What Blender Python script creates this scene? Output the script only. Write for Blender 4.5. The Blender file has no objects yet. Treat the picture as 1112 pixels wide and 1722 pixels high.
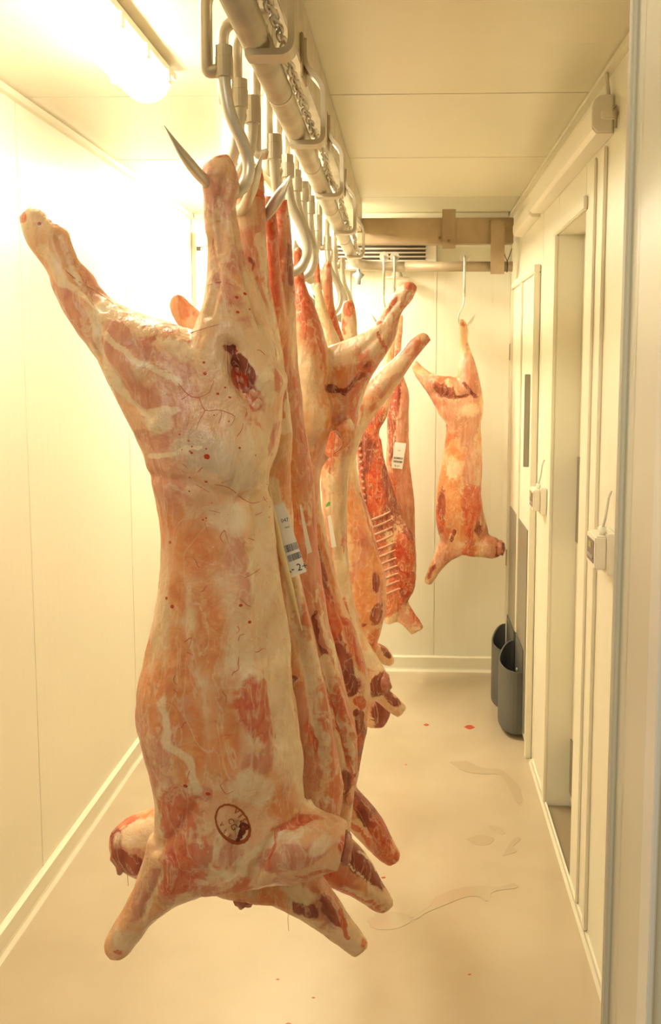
import bpy, bmesh, math, random
import numpy as np
from mathutils import Vector, Matrix, noise
from mathutils.bvhtree import BVHTree
PI = math.pi
S = bpy.context.scene
COL = S.collection
# ------------------------------------------------------------------ camera
F = 1622.0; PX, PY = 625.0, 790.0; CZ = 1.595
def _R():
    def rx(a): c, s = math.cos(a), math.sin(a); return np.array([[1,0,0],[0,c,-s],[0,s,c]])
    def ry(a): c, s = math.cos(a), math.sin(a); return np.array([[c,0,s],[0,1,0],[-s,0,c]])
    def rz(a): c, s = math.cos(a), math.sin(a); return np.array([[c,-s,0],[s,c,0],[0,0,1]])
    return rz(0.0392) @ rx(-0.1078) @ ry(-0.0015)
RC = _R()
cd = bpy.data.cameras.new('camera'); cam = bpy.data.objects.new('camera', cd); COL.objects.link(cam)
cd.sensor_fit = 'VERTICAL'; cd.sensor_height = 36; cd.lens = F*36/1722
cd.shift_x = -(PX-556)/1722; cd.shift_y = -(861-PY)/1722; cd.clip_start = .05
m = Matrix(((RC[0,0],RC[0,2],-RC[0,1],0),(RC[1,0],RC[1,2],-RC[1,1],0),(RC[2,0],RC[2,2],-RC[2,1],CZ),(0,0,0,1)))
cam.matrix_world = m; S.camera = cam
# ------------------------------------------------------------------ world, exposure, lights
w = bpy.data.worlds.new('world'); S.world = w; w.use_nodes = True
w.node_tree.nodes['Background'].inputs[0].default_value = (1, .84, .58, 1)
w.node_tree.nodes['Background'].inputs[1].default_value = .15
S.view_settings.view_transform = 'Standard'; S.view_settings.look = 'None'
S.view_settings.exposure = 0.76; S.view_settings.gamma = 1; S.view_settings.use_curve_mapping = False
TUBE, TUBE2 = 27.0, 58.0        # emission of the ceiling tubes
def area(name, loc, rot, sx, sy, power, col):
    l = bpy.data.lights.new(name, 'AREA'); l.shape = 'RECTANGLE'; l.size = sx; l.size_y = sy; l.energy = power; l.color = col
    o = bpy.data.objects.new(name, l); COL.objects.link(o); o.location = loc; o.rotation_euler = rot; return o
area('anteroom_light', (-.5, -.3, 2.4), (math.radians(38), 0, 0), .9, .25, 8.0, (1, .92, .74))
# ------------------------------------------------------------------ helpers
def ray(px, py): return RC @ np.array([(px-PX)/F, 1.0, -(py-PY)/F])
def P(px, py, Y): d = ray(px, py); d = d*(Y/d[1]); return Vector((d[0], d[1], d[2]+CZ))
def onX(px, py, X): d = ray(px, py); d = d*(X/d[0]); return Vector((d[0], d[1], d[2]+CZ))
def onZ(px, py, Z=0.0): d = ray(px, py); d = d*((Z-CZ)/d[2]); return Vector((d[0], d[1], d[2]+CZ))
def proj(V):
    q = (np.asarray(V)-np.array([0,0,CZ])) @ RC
    return np.stack([PX+F*q[...,0]/q[...,1], PY-F*q[...,2]/q[...,1]], -1)
def tag(o, label=None, cat=None, group=None, kind=None):
    if label: o['label'] = label
    if cat: o['category'] = cat
    if group: o['group'] = group
    if kind: o['kind'] = kind
    return o
def empty(name, loc=(0,0,0)):
    o = bpy.data.objects.new(name, None); COL.objects.link(o); o.location = loc; o.empty_display_size = .05; return o
def obj(name, bm, mat, parent=None, smooth=False):
    me = bpy.data.meshes.new(name); bmesh.ops.recalc_face_normals(bm, faces=bm.faces[:]); bm.to_mesh(me); bm.free()
    if smooth:
        me.polygons.foreach_set('use_smooth', [True]*len(me.polygons))
    me.materials.append(mat)
    o = bpy.data.objects.new(name, me); COL.objects.link(o)
    if parent: o.parent = parent; o.matrix_parent_inverse = Matrix.Translation(-Vector(parent.location))
    return o
def inst(src, name, parent, M=None):
    o = bpy.data.objects.new(name, src.data); COL.objects.link(o)
    if parent: o.parent = parent; o.matrix_parent_inverse = Matrix.Translation(-Vector(parent.location))
    if M: o.matrix_basis = M
    return o
def box(bm, c, s, bev=0, rot=None):
    r = bmesh.ops.create_cube(bm, size=1.0); vs = r['verts']
    bmesh.ops.scale(bm, vec=Vector(s), verts=vs)
    if bev:
        es = list({e for v in vs for e in v.link_edges})
        rb = bmesh.ops.bevel(bm, geom=es, offset=bev, segments=2, affect='EDGES', clamp_overlap=True)
        vs = list({v for f in rb['faces'] for v in f.verts} | {v for v in vs if v.is_valid})
    if rot is not None: bmesh.ops.rotate(bm, cent=(0,0,0), matrix=rot, verts=vs)
    bmesh.ops.translate(bm, vec=Vector(c), verts=vs); return vs
def bx(x0, x1, y0, y1, z0, z1, bev=0, bm=None):
    bm = bm or bmesh.new(); box(bm, ((x0+x1)/2,(y0+y1)/2,(z0+z1)/2), (abs(x1-x0),abs(y1-y0),abs(z1-z0)), bev); return bm
def catmull(pts, n):
    pts = [np.array(p, float) for p in pts]; out = []
    for i in range(len(pts)-1):
        p0 = pts[max(i-1,0)]; p1 = pts[i]; p2 = pts[i+1]; p3 = pts[min(i+2,len(pts)-1)]
        for k in range(n):
            t = k/n; out.append(.5*((2*p1)+(-p0+p2)*t+(2*p0-5*p1+4*p2-p3)*t*t+(-p0+3*p1-3*p2+p3)*t**3))
    out.append(pts[-1]); return out
def tube(bm, pts, rad, seg=10, flat=None, sub=0):
    """sweep; pts 3-D, rad scalar or list; flat = list of (ra, rb) multipliers"""
    if not hasattr(rad, '__len__'): rad = [rad]*len(pts)
    if flat is None: flat = [1]*len(pts)
    if sub:
        q = catmull([list(p)+[r, f] for p, r, f in zip(pts, rad, flat)], sub)
        pts = [Vector(v[:3]) for v in q]; rad = [max(v[3],1e-4) for v in q]; flat = [v[4] for v in q]
    pts = [Vector(p) for p in pts]; rings = []; up = None
    for i, p in enumerate(pts):
        t = (pts[min(i+1,len(pts)-1)]-pts[max(i-1,0)]).normalized()
        if up is None: up = t.orthogonal().normalized() if abs(t.y) > .9 else Vector((0,1,0))
        up = (up - t*up.dot(t)).normalized(); sd = t.cross(up)
        rings.append([bm.verts.new(p+(up*math.cos(a)*rad[i]*flat[i]+sd*math.sin(a)*rad[i])) for a in [2*PI*k/seg for k in range(seg)]])
    for a, b in zip(rings, rings[1:]):
        for k in range(seg): bm.faces.new((a[k],a[(k+1)%seg],b[(k+1)%seg],b[k]))
    bm.faces.new(rings[0][::-1]); bm.faces.new(rings[-1]); return bm
def cyl(bm, a, b, r, seg=16, r2=None): return tube(bm, [a, b], [r, r2 or r], seg)
def bar(bm, pts, wdt, th, axis=(0,1,0)):
    """flat bar swept along a path, width along axis"""
    ax = Vector(axis); pts = [Vector(p) for p in pts]; rings = []
    for i, p in enumerate(pts):
        t0 = (p-pts[i-1]).normalized() if i else None; t1 = (pts[i+1]-p).normalized() if i < len(pts)-1 else None
        t = ((t0 or t1)+(t1 or t0)).normalized(); n = t.cross(ax).normalized()
        k = 1/max(.4, (t.dot(t1 or t0)))
        rings.append([bm.verts.new(p+ax*(wdt/2*sx)+n*(th/2*k*sy)) for sx, sy in ((-1,-1),(1,-1),(1,1),(-1,1))])
    for a, b in zip(rings, rings[1:]):
        for k in range(4): bm.faces.new((a[k],a[(k+1)%4],b[(k+1)%4],b[k]))
    bm.faces.new(rings[0][::-1]); bm.faces.new(rings[-1]); return bm
def rnd_corner(pts, r, n=5):
    pts = [Vector(p) for p in pts]; out = [pts[0]]
    for a, b, c in zip(pts, pts[1:], pts[2:]):
        u = (a-b); v = (c-b); q = min(r, u.length*.45, v.length*.45); s = b+u.normalized()*q; e = b+v.normalized()*q
        for k in range(n+1):
            t = k/n; out.append(s*(1-t)**2+b*2*t*(1-t)+e*t*t)
    out.append(pts[-1]); return out
# ------------------------------------------------------------------ materials
def mat(name, col, rough=.5, metal=0, nz=None, bump=None, spec=.5, coat=0):
    m = bpy.data.materials.new(name); m.use_nodes = True; nt = m.node_tree; b = nt.nodes['Principled BSDF']
    b.inputs['Base Color'].default_value = (*col, 1); b.inputs['Roughness'].default_value = rough; b.inputs['Metallic'].default_value = metal
    b.inputs['Specular IOR Level'].default_value = spec; b.inputs['Coat Weight'].default_value = coat
    tc = nt.nodes.new('ShaderNodeTexCoord')
    if nz:
        n = nt.nodes.new('ShaderNodeTexNoise'); n.inputs['Scale'].default_value = nz[0]; n.inputs['Detail'].default_value = 4
        nt.links.new(tc.outputs['Object'], n.inputs['Vector'])
        r = nt.nodes.new('ShaderNodeValToRGB'); r.color_ramp.elements[0].position = .35; r.color_ramp.elements[1].position = .7
        r.color_ramp.elements[0].color = (*nz[1], 1); r.color_ramp.elements[1].color = (*col, 1)
        nt.links.new(n.outputs[0], r.inputs[0]); nt.links.new(r.outputs[0], b.inputs['Base Color'])
    if bump:
        n2 = nt.nodes.new('ShaderNodeTexNoise'); n2.inputs['Scale'].default_value = bump[0]; nt.links.new(tc.outputs['Object'], n2.inputs['Vector'])
        bp = nt.nodes.new('ShaderNodeBump'); bp.inputs['Strength'].default_value = bump[1]; bp.inputs['Distance'].default_value = .002
        nt.links.new(n2.outputs[0], bp.inputs['Height']); nt.links.new(bp.outputs[0], b.inputs['Normal'])
    return m
def panel_mat(name, col, axis, per=.05, rough=.32):
    """powder-coated sandwich panel with fine pressed lines"""
    m = mat(name, col, rough, nz=(1.3, tuple(c*.965 for c in col)))
    nt = m.node_tree; b = nt.nodes['Principled BSDF']; tc = nt.nodes.new('ShaderNodeTexCoord')
    sp = nt.nodes.new('ShaderNodeSeparateXYZ'); nt.links.new(tc.outputs['Object'], sp.inputs[0])
    mm = nt.nodes.new('ShaderNodeMath'); mm.operation = 'PINGPONG'; mm.inputs[1].default_value = per/2
    nt.links.new(sp.outputs[axis], mm.inputs[0])
    lt = nt.nodes.new('ShaderNodeMapRange'); lt.inputs[1].default_value = 0; lt.inputs[2].default_value = .0025; nt.links.new(mm.outputs[0], lt.inputs[0])
    bp = nt.nodes.new('ShaderNodeBump'); bp.inputs['Strength'].default_value = .35; bp.inputs['Distance'].default_value = .0008
    nt.links.new(lt.outputs[0], bp.inputs['Height']); nt.links.new(bp.outputs[0], b.inputs['Normal']); return m
CREAM = (.87, .82, .66)
M_wallL = panel_mat('panel_side', CREAM, 1); M_wallB = panel_mat('panel_back', CREAM, 0, .06); M_ceil = panel_mat('panel_ceiling', (.86,.80,.62), 1, .06)
M_trim = mat('cream_trim', (.87,.81,.65), .35, nz=(3,(.83,.77,.60)))
M_white = mat('white_plastic', (.86,.80,.66), .35)
M_seal = mat('grey_rubber_seal', (.66,.63,.50), .6)
M_alu = mat('aluminium_edge', (.9,.87,.78), .3)
M_floor = mat('epoxy_floor', (.56,.46,.325), .17, nz=(2.2,(.50,.40,.27)), bump=(90,.12))
M_galv = mat('galvanised_steel', (.66,.59,.47), .42, .55, nz=(14,(.52,.45,.34)), bump=(60,.15))
M_paint_shade = mat('dull_painted_and_shaded_steel', (.46,.36,.23), .5, .2, nz=(9,(.36,.27,.16)))  # paint of plates and fittings; also stands in for shade on the back pipe
M_beam = mat('weathered_beam', (.46,.34,.20), .55, .1, nz=(7,(.36,.25,.14)))
M_stain = mat('stainless_hook', (.70,.65,.54), .38, .7, nz=(30,(.56,.51,.42)))
M_dark = mat('dark_gap', (.05,.04,.03), .6)
M_rust = mat('rusty_bolt', (.25,.13,.06), .7, .3)
M_bin = mat('grey_rubber_bin', (.13,.125,.11), .5, nz=(5,(.10,.095,.085)))
M_kick = mat('grey_kick_plate', (.30,.27,.20), .4, .3)
M_paper = mat('tag_paper', (.88,.85,.74), .6)
M_ink = mat('tag_ink', (.05,.045,.04), .7)
M_stamp = mat('stamp_ink', (.36,.07,.008), .5)
M_stampd = mat('stamp_ink_dark', (.13,.015,.005), .45)
M_blood = mat('blood', (.50,.045,.015), .3)
M_vein = mat('vein', (.55,.14,.06), .4)
M_lcd = mat('panel_display', (.20,.15,.16), .3); M_lcdg = mat('lcd_green', (.45,.50,.12), .4)
M_grill = mat('grille_dark', (.10,.075,.05), .5); M_slat = mat('grille_slat', (.62,.55,.42), .4, .3)
M_cable = mat('cable_grey', (.55,.52,.42), .5); M_black = mat('black_tie', (.02,.02,.02), .5)
M_green = mat('green_ink', (.12,.38,.05), .6)
M_bluegrey = mat('blue_grey_plastic', (.38,.42,.42), .4)
M_rib = mat('rib_bone', (.62,.36,.22), .45, nz=(60,(.5,.2,.12)))
M_fatfold = mat('yellow_fat', (.85,.62,.25), .4, nz=(40,(.86,.70,.40)), bump=(80,.3))
M_film = mat('wet_floor_film', (.50,.40,.27), .03, spec=.8)
M_emit = bpy.data.materials.new('tube_glow'); M_emit.use_nodes = True
_n = M_emit.node_tree; _n.nodes.clear(); _e = _n.nodes.new('ShaderNodeEmission'); _o = _n.nodes.new('ShaderNodeOutputMaterial')
_e.inputs[0].default_value = (1,.91,.69,1); _e.inputs[1].default_value = TUBE; _n.links.new(_e.outputs[0], _o.inputs[0])
M_emit2 = M_emit.copy(); M_emit2.name = 'back_tube_glow'; [setattr(n.inputs[1], 'default_value', TUBE2) for n in M_emit2.node_tree.nodes if n.type == 'EMISSION']  # back tube set to glow stronger so the back wall gets brighter

def flesh_mat():
    m = bpy.data.materials.new('carcass_flesh'); m.use_nodes = True; nt = m.node_tree; b = nt.nodes['Principled BSDF']; L = nt.links.new
    tc = nt.nodes.new('ShaderNodeTexCoord')
    def nz(scale, det=4, stretch=None, dist=0):
        n = nt.nodes.new('ShaderNodeTexNoise'); n.inputs['Scale'].default_value = scale; n.inputs['Detail'].default_value = det; n.inputs['Distortion'].default_value = dist
        if stretch:
            mp = nt.nodes.new('ShaderNodeMapping'); mp.inputs['Scale'].default_value = stretch; L(tc.outputs['Object'], mp.inputs[0]); L(mp.outputs[0], n.inputs['Vector'])
        else: L(tc.outputs['Object'], n.inputs['Vector'])
        return n.outputs[0]
    def ramp(x, a, c0, c1, b_=None):
        r = nt.nodes.new('ShaderNodeMapRange'); r.inputs[1].default_value = a; r.inputs[2].default_value = b_; r.inputs[3].default_value = c0; r.inputs[4].default_value = c1; L(x, r.inputs[0]); return r.outputs[0]
    def mix(f, a, c):
        x = nt.nodes.new('ShaderNodeMix'); x.data_type = 'RGBA'
        if hasattr(f, 'links'): L(f, x.inputs[0])
        else: x.inputs[0].default_value = f
        for s, v in ((6, a), (7, c)):
            if isinstance(v, tuple): x.inputs[s].default_value = (*v, 1)
            else: L(v, x.inputs[s])
        return x.outputs[2]
    def math_(op, a, b2):
        x = nt.nodes.new('ShaderNodeMath'); x.operation = op
        for i, v in ((0, a), (1, b2)):
            if isinstance(v, (int, float)): x.inputs[i].default_value = v
            else: L(v, x.inputs[i])
        return x.outputs[0]
    big = nz(7, 5, None, .6); fine = nz(42, 8, None, 1.2); fib = nz(46, 7, (1.0, 1.0, .14), .9); tiny = nz(160, 3)
    base = mix(ramp(big, .38, 0, 1, .62), (.80,.57,.33), (.78,.42,.22))
    base = mix(math_('MULTIPLY', ramp(fib, .50, 0, 1, .70), .55), base, (.80,.66,.44))
    m1 = nt.nodes.new('ShaderNodeAttribute'); m1.attribute_name = 'm1'; m2 = nt.nodes.new('ShaderNodeAttribute'); m2.attribute_name = 'm2'
    s1 = nt.nodes.new('ShaderNodeSeparateColor'); L(m1.outputs[0], s1.inputs[0]); s2 = nt.nodes.new('ShaderNodeSeparateColor'); L(m2.outputs[0], s2.inputs[0])
    jit = math_('ADD', math_('MULTIPLY', math_('SUBTRACT', fine, .5), .75), math_('MULTIPLY', math_('SUBTRACT', fib, .5), .55))
    def msk(x, soft=.1, amp=1.0):
        soft *= .6
        v = math_('ADD', x, math_('MULTIPLY', jit, amp) if amp != 1 else jit); return ramp(v, .5-soft, 0, 1, .5+soft)
    org = mix(ramp(fine, .4, 0, 1, .65), (.70,.22,.07), (.76,.36,.14))
    mus = mix(ramp(fib, .36, 0, 1, .66), (.58,.20,.115), (.72,.37,.24))
    drk = mix(ramp(fib, .36, 0, 1, .66), (.20,.022,.012), (.42,.10,.055))
    wht = mix(ramp(fine, .35, 0, 1, .65), (.84,.69,.47), (.82,.60,.36))
    gry = mix(ramp(fib, .35, 0, 1, .65), (.56,.42,.29), (.72,.55,.38))
    bld = mix(ramp(fine, .4, 0, 1, .6), (.58,.05,.014), (.66,.17,.06))
    c = mix(math_('MULTIPLY', msk(s2.outputs[2], .35), .8), base, gry)
    c = mix(math_('MULTIPLY', msk(s1.outputs[2], .28), .9), c, org)
    c = mix(math_('MULTIPLY', msk(s1.outputs[0], .14), .85), c, mus)
    c = mix(math_('MULTIPLY', msk(s1.outputs[1], .12), .95), c, drk)
    c = mix(math_('MULTIPLY', msk(s2.outputs[1], .22), .85), c, wht)
    c = mix(math_('MULTIPLY', msk(s2.outputs[0], .14), .85), c, bld)
    ln = nz(20, 6, (1.0, 1.0, .35), 1.6); rdg = math_('ABSOLUTE', math_('SUBTRACT', ln, .5), 0)
    c = mix(math_('MULTIPLY', ramp(rdg, .0, 1, 0, .022), .45), c, (.82,.68,.46))
    ln2 = nz(13, 8, None, 2.5); rd2 = math_('ABSOLUTE', math_('SUBTRACT', ln2, .47), 0)
    c = mix(math_('MULTIPLY', ramp(rd2, .0, 1, 0, .012), math_('MULTIPLY', ramp(fine, .45, 0, 1, .6), .4)), c, (.60,.16,.07))
    vv = nz(9, 7, None, .8); x = nt.nodes.new('ShaderNodeMix'); x.data_type = 'RGBA'; x.blend_type = 'MULTIPLY'; x.inputs[0].default_value = 1; L(c, x.inputs[6])
    cv = nt.nodes.new('ShaderNodeCombineColor'); L(ramp(vv, .3, .86, 1.08, .7), cv.inputs[0]); L(ramp(vv, .3, .76, 1.1, .7), cv.inputs[1]); L(ramp(vv, .3, .66, 1.12, .7), cv.inputs[2]); L(cv.outputs[0], x.inputs[7]); c = x.outputs[2]
    L(c, b.inputs['Base Color'])
    h = math_('ADD', math_('ADD', math_('MULTIPLY', fib, .8), math_('MULTIPLY', tiny, .2)), math_('MULTIPLY', nz(16, 5, None, 1.0), 1.2))
    bp = nt.nodes.new('ShaderNodeBump'); bp.inputs['Strength'].default_value = .85; bp.inputs['Distance'].default_value = .006; L(h, bp.inputs['Height']); L(bp.outputs[0], b.inputs['Normal'])
    L(ramp(fine, .3, .26, .46, .7), b.inputs['Roughness'])
    b.inputs['Subsurface Weight'].default_value = .06; b.inputs['Subsurface Radius'].default_value = (.02,.008,.004); b.inputs['Subsurface Scale'].default_value = .4
    b.inputs['Specular IOR Level'].default_value = .45; b.inputs['Coat Weight'].default_value = .15; b.inputs['Coat Roughness'].default_value = .25
    return m
M_flesh = flesh_mat()
# ------------------------------------------------------------------ room shell
XL, XR, YW, ZC = -1.108, .506, 4.94, CZ+.761
Y0 = 1.2       # inner face of the doorway wall
def struct(name, bm, m, parent=None, smooth=False):
    o = obj(name, bm, m, parent, smooth)
    if not parent: o['kind'] = 'structure'
    return o
REC = (2.87, 3.38, .09, CZ+.444)      # doorway in the right wall: y0, y1, depth, top
fl = struct('floor', bx(XL-.15, XR+.35, -1.0, YW+.15, -.1, 0), M_floor)
ce = struct('ceiling', bx(XL-.15, XR+.15, Y0-.1, YW+.15, ZC+.012, ZC+.12), M_trim)
y = Y0-.1; edges = [Y0-.1, 2.0, 2.82, 3.66, 4.5, YW+.0]
for a, b in zip(edges, edges[1:]): struct('panel', bx(XL-.01, XR+.01, a+.0022, b-.0022, ZC, ZC+.02, .002), M_ceil, ce)
wl = struct('wall_left', bx(XL-.12, XL-.012, Y0-.1, YW+.1, 0, ZC+.02), M_trim)
ed = [Y0-.1, 1.73, 2.75, 3.77, 4.79, YW]
for a, b in zip(ed, ed[1:]): struct('panel', bx(XL-.02, XL, a+.002, b-.002, 0, ZC, .002), M_wallL, wl)
wb = struct('wall_back', bx(XL-.1, XR+.1, YW+.012, YW+.12, 0, ZC+.02), M_trim)
ed = [XL, -.55, .135, XR]
for a, b in zip(ed, ed[1:]): struct('panel', bx(a+.0007, b-.0007, YW, YW+.02, 0, ZC, .001), M_wallB, wb)
# right wall in pieces round the recessed doorway
wr = struct('wall_right', bx(XR+.13, XR+.24, Y0-.1, YW+.1, 0, ZC+.02), M_trim)
for a, b, z0, z1 in ((Y0-.1,1.9,0,ZC),(1.9,REC[0],0,ZC),(REC[0],REC[1],REC[3],ZC),(REC[1],3.76,0,ZC),(3.76,YW,0,ZC)):
    struct('panel', bx(XR, XR+.125, a+(.0015 if z0==0 else 0), b-(.0015 if z0==0 else 0), z0, z1, .0015), M_wallL, wr)
# doorway wall round the camera's opening
DX0, DX1, DZ = -.78, .262, CZ+.478
wf = struct('wall_front', bx(DX1+.02, XR+.35, Y0-.28, Y0, 0, ZC+.1), M_trim)
struct('panel', bx(XL-.2, DX0-.02, Y0-.28, Y0, 0, ZC+.1), M_trim, wf)
struct('panel', bx(DX0-.02, DX1+.02, Y0-.12, Y0, DZ+.02, ZC+.1), M_trim, wf)
d1 = struct('door_1', bx(DX1+.004, DX1+.022, Y0-.05, Y0+.004, 0, DZ+.02, .003), M_trim)
struct('door_seal', bx(DX1-.004, DX1+.004, Y0-.012, Y0+.006, 0, DZ+.004, .002), M_seal, d1)
struct('door_seal', bx(DX0, DX1+.004, Y0-.012, Y0+.006, DZ-.004, DZ+.006, .002), M_seal, d1)
struct('door_frame', bx(DX1+.004, DX1+.036, Y0-.13, Y0-.04, 0, DZ+.03, .006), M_trim, d1)
struct('door_frame', bx(DX0, DX1+.004, Y0-.10, Y0-.02, DZ+.008, DZ+.05, .004), M_trim, d1)
struct('door_frame', bx(DX1+.0, DX1+.012, Y0-.22, Y0-.125, 0, DZ+.03, .003), M_trim, d1)
struct('edge_strip', bx(DX1-.0145, DX1-.008, Y0-.262, Y0-.22, 0, DZ+.03, .0015), M_alu, d1)
struct('frame_rim', bx(DX1-.010, DX1+.03, Y0-.25, Y0-.215, 0, DZ+.03, .002), M_trim, d1)
# base boards (coved plinth strips)
def plinth(name, a, b, n, h=.075, t=.016, mt=M_trim):
    a = Vector(a); b = Vector(b); n = Vector(n); bm = bmesh.new()
    pr = [(0,0),(t*1.6,0),(t*1.1,.012),(t,.02),(t,h-.006),(t*.4,h),(0,h)]; rg = []
    for p in (a, b): rg.append([bm.verts.new(p+n*u+Vector((0,0,v))) for u, v in pr])
    for k in range(len(pr)): bm.faces.new((rg[0][k], rg[0][(k+1)%len(pr)], rg[1][(k+1)%len(pr)], rg[1][k]))
    bm.faces.new(rg[0][::-1]); bm.faces.new(rg[1]); return struct(name, bm, mt)
plinth('baseboard_left', (XL,Y0,0), (XL,YW,0), (1,0,0))
plinth('baseboard_back', (XL+.026,YW,0), (XR-.016,YW,0), (0,-1,0), .08)
plinth('baseboard_right', (XR,Y0,0), (XR,REC[0]+.9,0), (-1,0,0), .018, .010)
plinth('trim_1', (XL,Y0,ZC-.03), (XL,YW,ZC-.03), (1,0,0), .03, .012)
plinth('trim_2', (XL+.02,YW,ZC-.03), (XR-.02,YW,ZC-.03), (0,-1,0), .03, .012)
plinth('trim_3', (XR,Y0,ZC-.03), (XR,YW,ZC-.03), (-1,0,0), .03, .012)
# recessed sliding door (door_2)
d2 = struct('door_2', bx(XR+.085, XR+.128, REC[0]-.02, REC[1]+.0, .02, REC[3], .003), M_trim)
struct('kick_plate', bx(XR+.080, XR+.0845, REC[0]+.005, REC[1]-.006, .06, .26, .001), M_kick, d2)
struct('push_plate', bx(XR+.080, XR+.0845, REC[0]+.005, REC[1]-.006, .98, 1.28, .001), M_kick, d2)
struct('door_sill', bx(XR+.004, XR+.084, REC[0]+.002, REC[1]-.002, .0005, .006, .001), mat('dark_sill', (.30,.23,.14), .4), d2)  # thin slab in the recess, darker than the room floor
for q in ((REC[1], REC[1]+.055, .0, REC[3]-.0005),):
    struct('trim_4', bx(XR-.012, XR, *q[:2], 0, q[3], .003), M_trim)
struct('trim_5', bx(XR-.012, XR, REC[0]-.03, REC[1]+.055, REC[3], REC[3]+.04, .003), M_trim)
struct('trim_6', bx(XR-.008, XR, REC[0]-.16, REC[0]-.14, .02, ZC-.2, .002), M_trim)
struct('trim_7', bx(XR-.010, XR, REC[0]-.30, REC[0]-.27, .02, ZC-.2, .002), M_trim)
# far double door in the right wall (door_3)
ya, yb = 3.84, 4.66; zt = CZ+.36
d3 = struct('door_3', bx(XR-.014, XR-.001, ya, yb, .02, zt, .002), M_wallL)
ym = (ya+yb)/2+.0
for a, b, z0, z1 in ((ya-.03,ya,.0,zt),(yb,yb+.03,0,zt),(ya-.03,yb+.03,zt+.0005,zt+.03)):
    struct('door_frame', bx(XR-.026, XR-.001, a, b, z0, z1, .003), M_trim, d3)
struct('centre_strip', bx(XR-.022, XR-.014, 4.275, 4.31, .02, zt, .002), M_trim, d3)
struct('kick_plate', bx(XR-.018, XR-.014, 3.95, 4.27, .05, .92, .001), M_kick, d3)
struct('kick_plate', bx(XR-.018, XR-.014, 4.315, yb-.02, .05, .92, .001), M_kick, d3)
struct('door_handle', bx(XR-.036, XR-.014, 3.97, 3.982, 1.18, 1.56, .002), M_kick, d3)
for z in (1.66, .66): struct('hinge', bx(XR-.03, XR-.022, yb+.004, yb+.026, z-.04, z+.04, .002), M_paint_shade, d3)
# back-left door frame, mostly behind the carcasses
d4 = struct('door_4', bx(-1.04, -.30, YW-.012, YW-.001, .02, CZ+.60, .002), M_wallB)
for a in ((-1.085,-1.04,0,CZ+.5995),(-1.085,-.27,CZ+.60,CZ+.64)): struct('door_frame', bx(a[0],a[1],YW-.03,YW-.001,a[2],a[3],.004), M_trim, d4)
# ------------------------------------------------------------------ ceiling tube lights
def tube_light(x, y0, y1, label, em=None):
    t = empty('tube_light', (x, (y0+y1)/2, ZC))
    obj('housing', bx(x-.068, x+.068, y0, y1, ZC-.045, ZC-.004, .012), M_white, t)
    bm = bmesh.new(); n = 10
    prof = [(.058*math.cos(a), -.045-.05*math.sin(a)) for a in [PI*k/n for k in range(n+1)]]
    ys = [(y0+.012,.55),(y0+.02,.85),(y0+.04,1),(y1-.04,1),(y1-.02,.85),(y1-.012,.55)]; rg = []
    for yy, s in ys: rg.append([bm.verts.new((x+u*s, yy, ZC-.045+(v+.045)*s)) for u, v in prof])
    for a, b in zip(rg, rg[1:]):
        for k in range(n): bm.faces.new((a[k],a[k+1],b[k+1],b[k]))
    bm.faces.new(rg[0]); bm.faces.new(rg[-1][::-1])
    obj('diffuser', bm, em or M_emit, t, True)
    for k in range(5):
        yy = y0+.1+(y1-y0-.2)*k/4
        for sd in (-1, 1): obj('clip', bx(x+sd*.068-.006, x+sd*.068+.006, yy-.012, yy+.012, ZC-.062, ZC-.03, .002), M_white, t)
    return tag(t, label, 'lamp', 'ceiling tube lights')
LX = P(244, 215, 2.50).x
tube_light(LX, 1.58, 2.57, 'glowing white tube light on the ceiling at upper left, its whole length in view')
tube_light(-.66, 3.75, 4.70, 'glowing tube light on the ceiling at the back, hidden behind the hanging carcasses', M_emit2)
# ------------------------------------------------------------------ overhead rail
PR = .0235
def zp(Y): return CZ+.497-.0112*(min(Y,4.6)-1.3)
ZP = zp(4.6)
def pipe_x(Y): return -.237-.0045*(Y-1.3)
rail = empty('overhead_rail', (pipe_x(3), 3, zp(3)))
YB = 4.60
pts = [(pipe_x(Y0+.02), Y0+.02, zp(Y0)), (pipe_x(2.5), 2.5, zp(2.5))]
pts = pts + rnd_corner([(pipe_x(4.1),4.1,zp(4.1)),(pipe_x(YB),YB,ZP),(XR-.03,YB,ZP)], .34, 10)[:-1]
obj('pipe', tube(bmesh.new(), pts, PR, 20), M_galv, rail, True)
obj('pipe', tube(bmesh.new(), [pts[-1], Vector((XR-.03,YB,ZP))], PR, 20), M_paint_shade, rail, True)  # same pipe, its shade at the back put into a browner colour
# overhead beam the brackets are welded to
BX0, BX1, BZ0, BZ1 = -.268, -.228, CZ+.610, ZC
obj('beam', bx(BX0, BX1, Y0, YB+.05, BZ0+.012, BZ1-.004, .003), M_galv, rail)
def bracket(Y):
    x = pipe_x(Y); z = zp(Y); bm = bmesh.new()
    p = rnd_corner([(x-.012,Y,z-PR-.004),(x+.058,Y,z-PR-.004),(x+.058,Y,z+.088),(BX1+.008,Y,z+.128),(BX1+.008,Y,z+.18)], .020, 5)
    bar(bm, p, .042, .010); return bm
for k, Y in enumerate((1.516, 2.078, 2.665, 3.336, 4.0)):
    obj('bracket', bracket(Y), M_galv, rail)
    obj('bracket_plate', bx(BX1, BX1+.006, Y-.03, Y+.05, zp(Y)+.10, zp(Y)+.19, .002), M_paint_shade, rail)
    obj('bolt', cyl(bmesh.new(), (BX1+.004,Y+.035,zp(Y)+.13), (BX1+.018,Y+.035,zp(Y)+.13), .007, 6), M_rust, rail)
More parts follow.
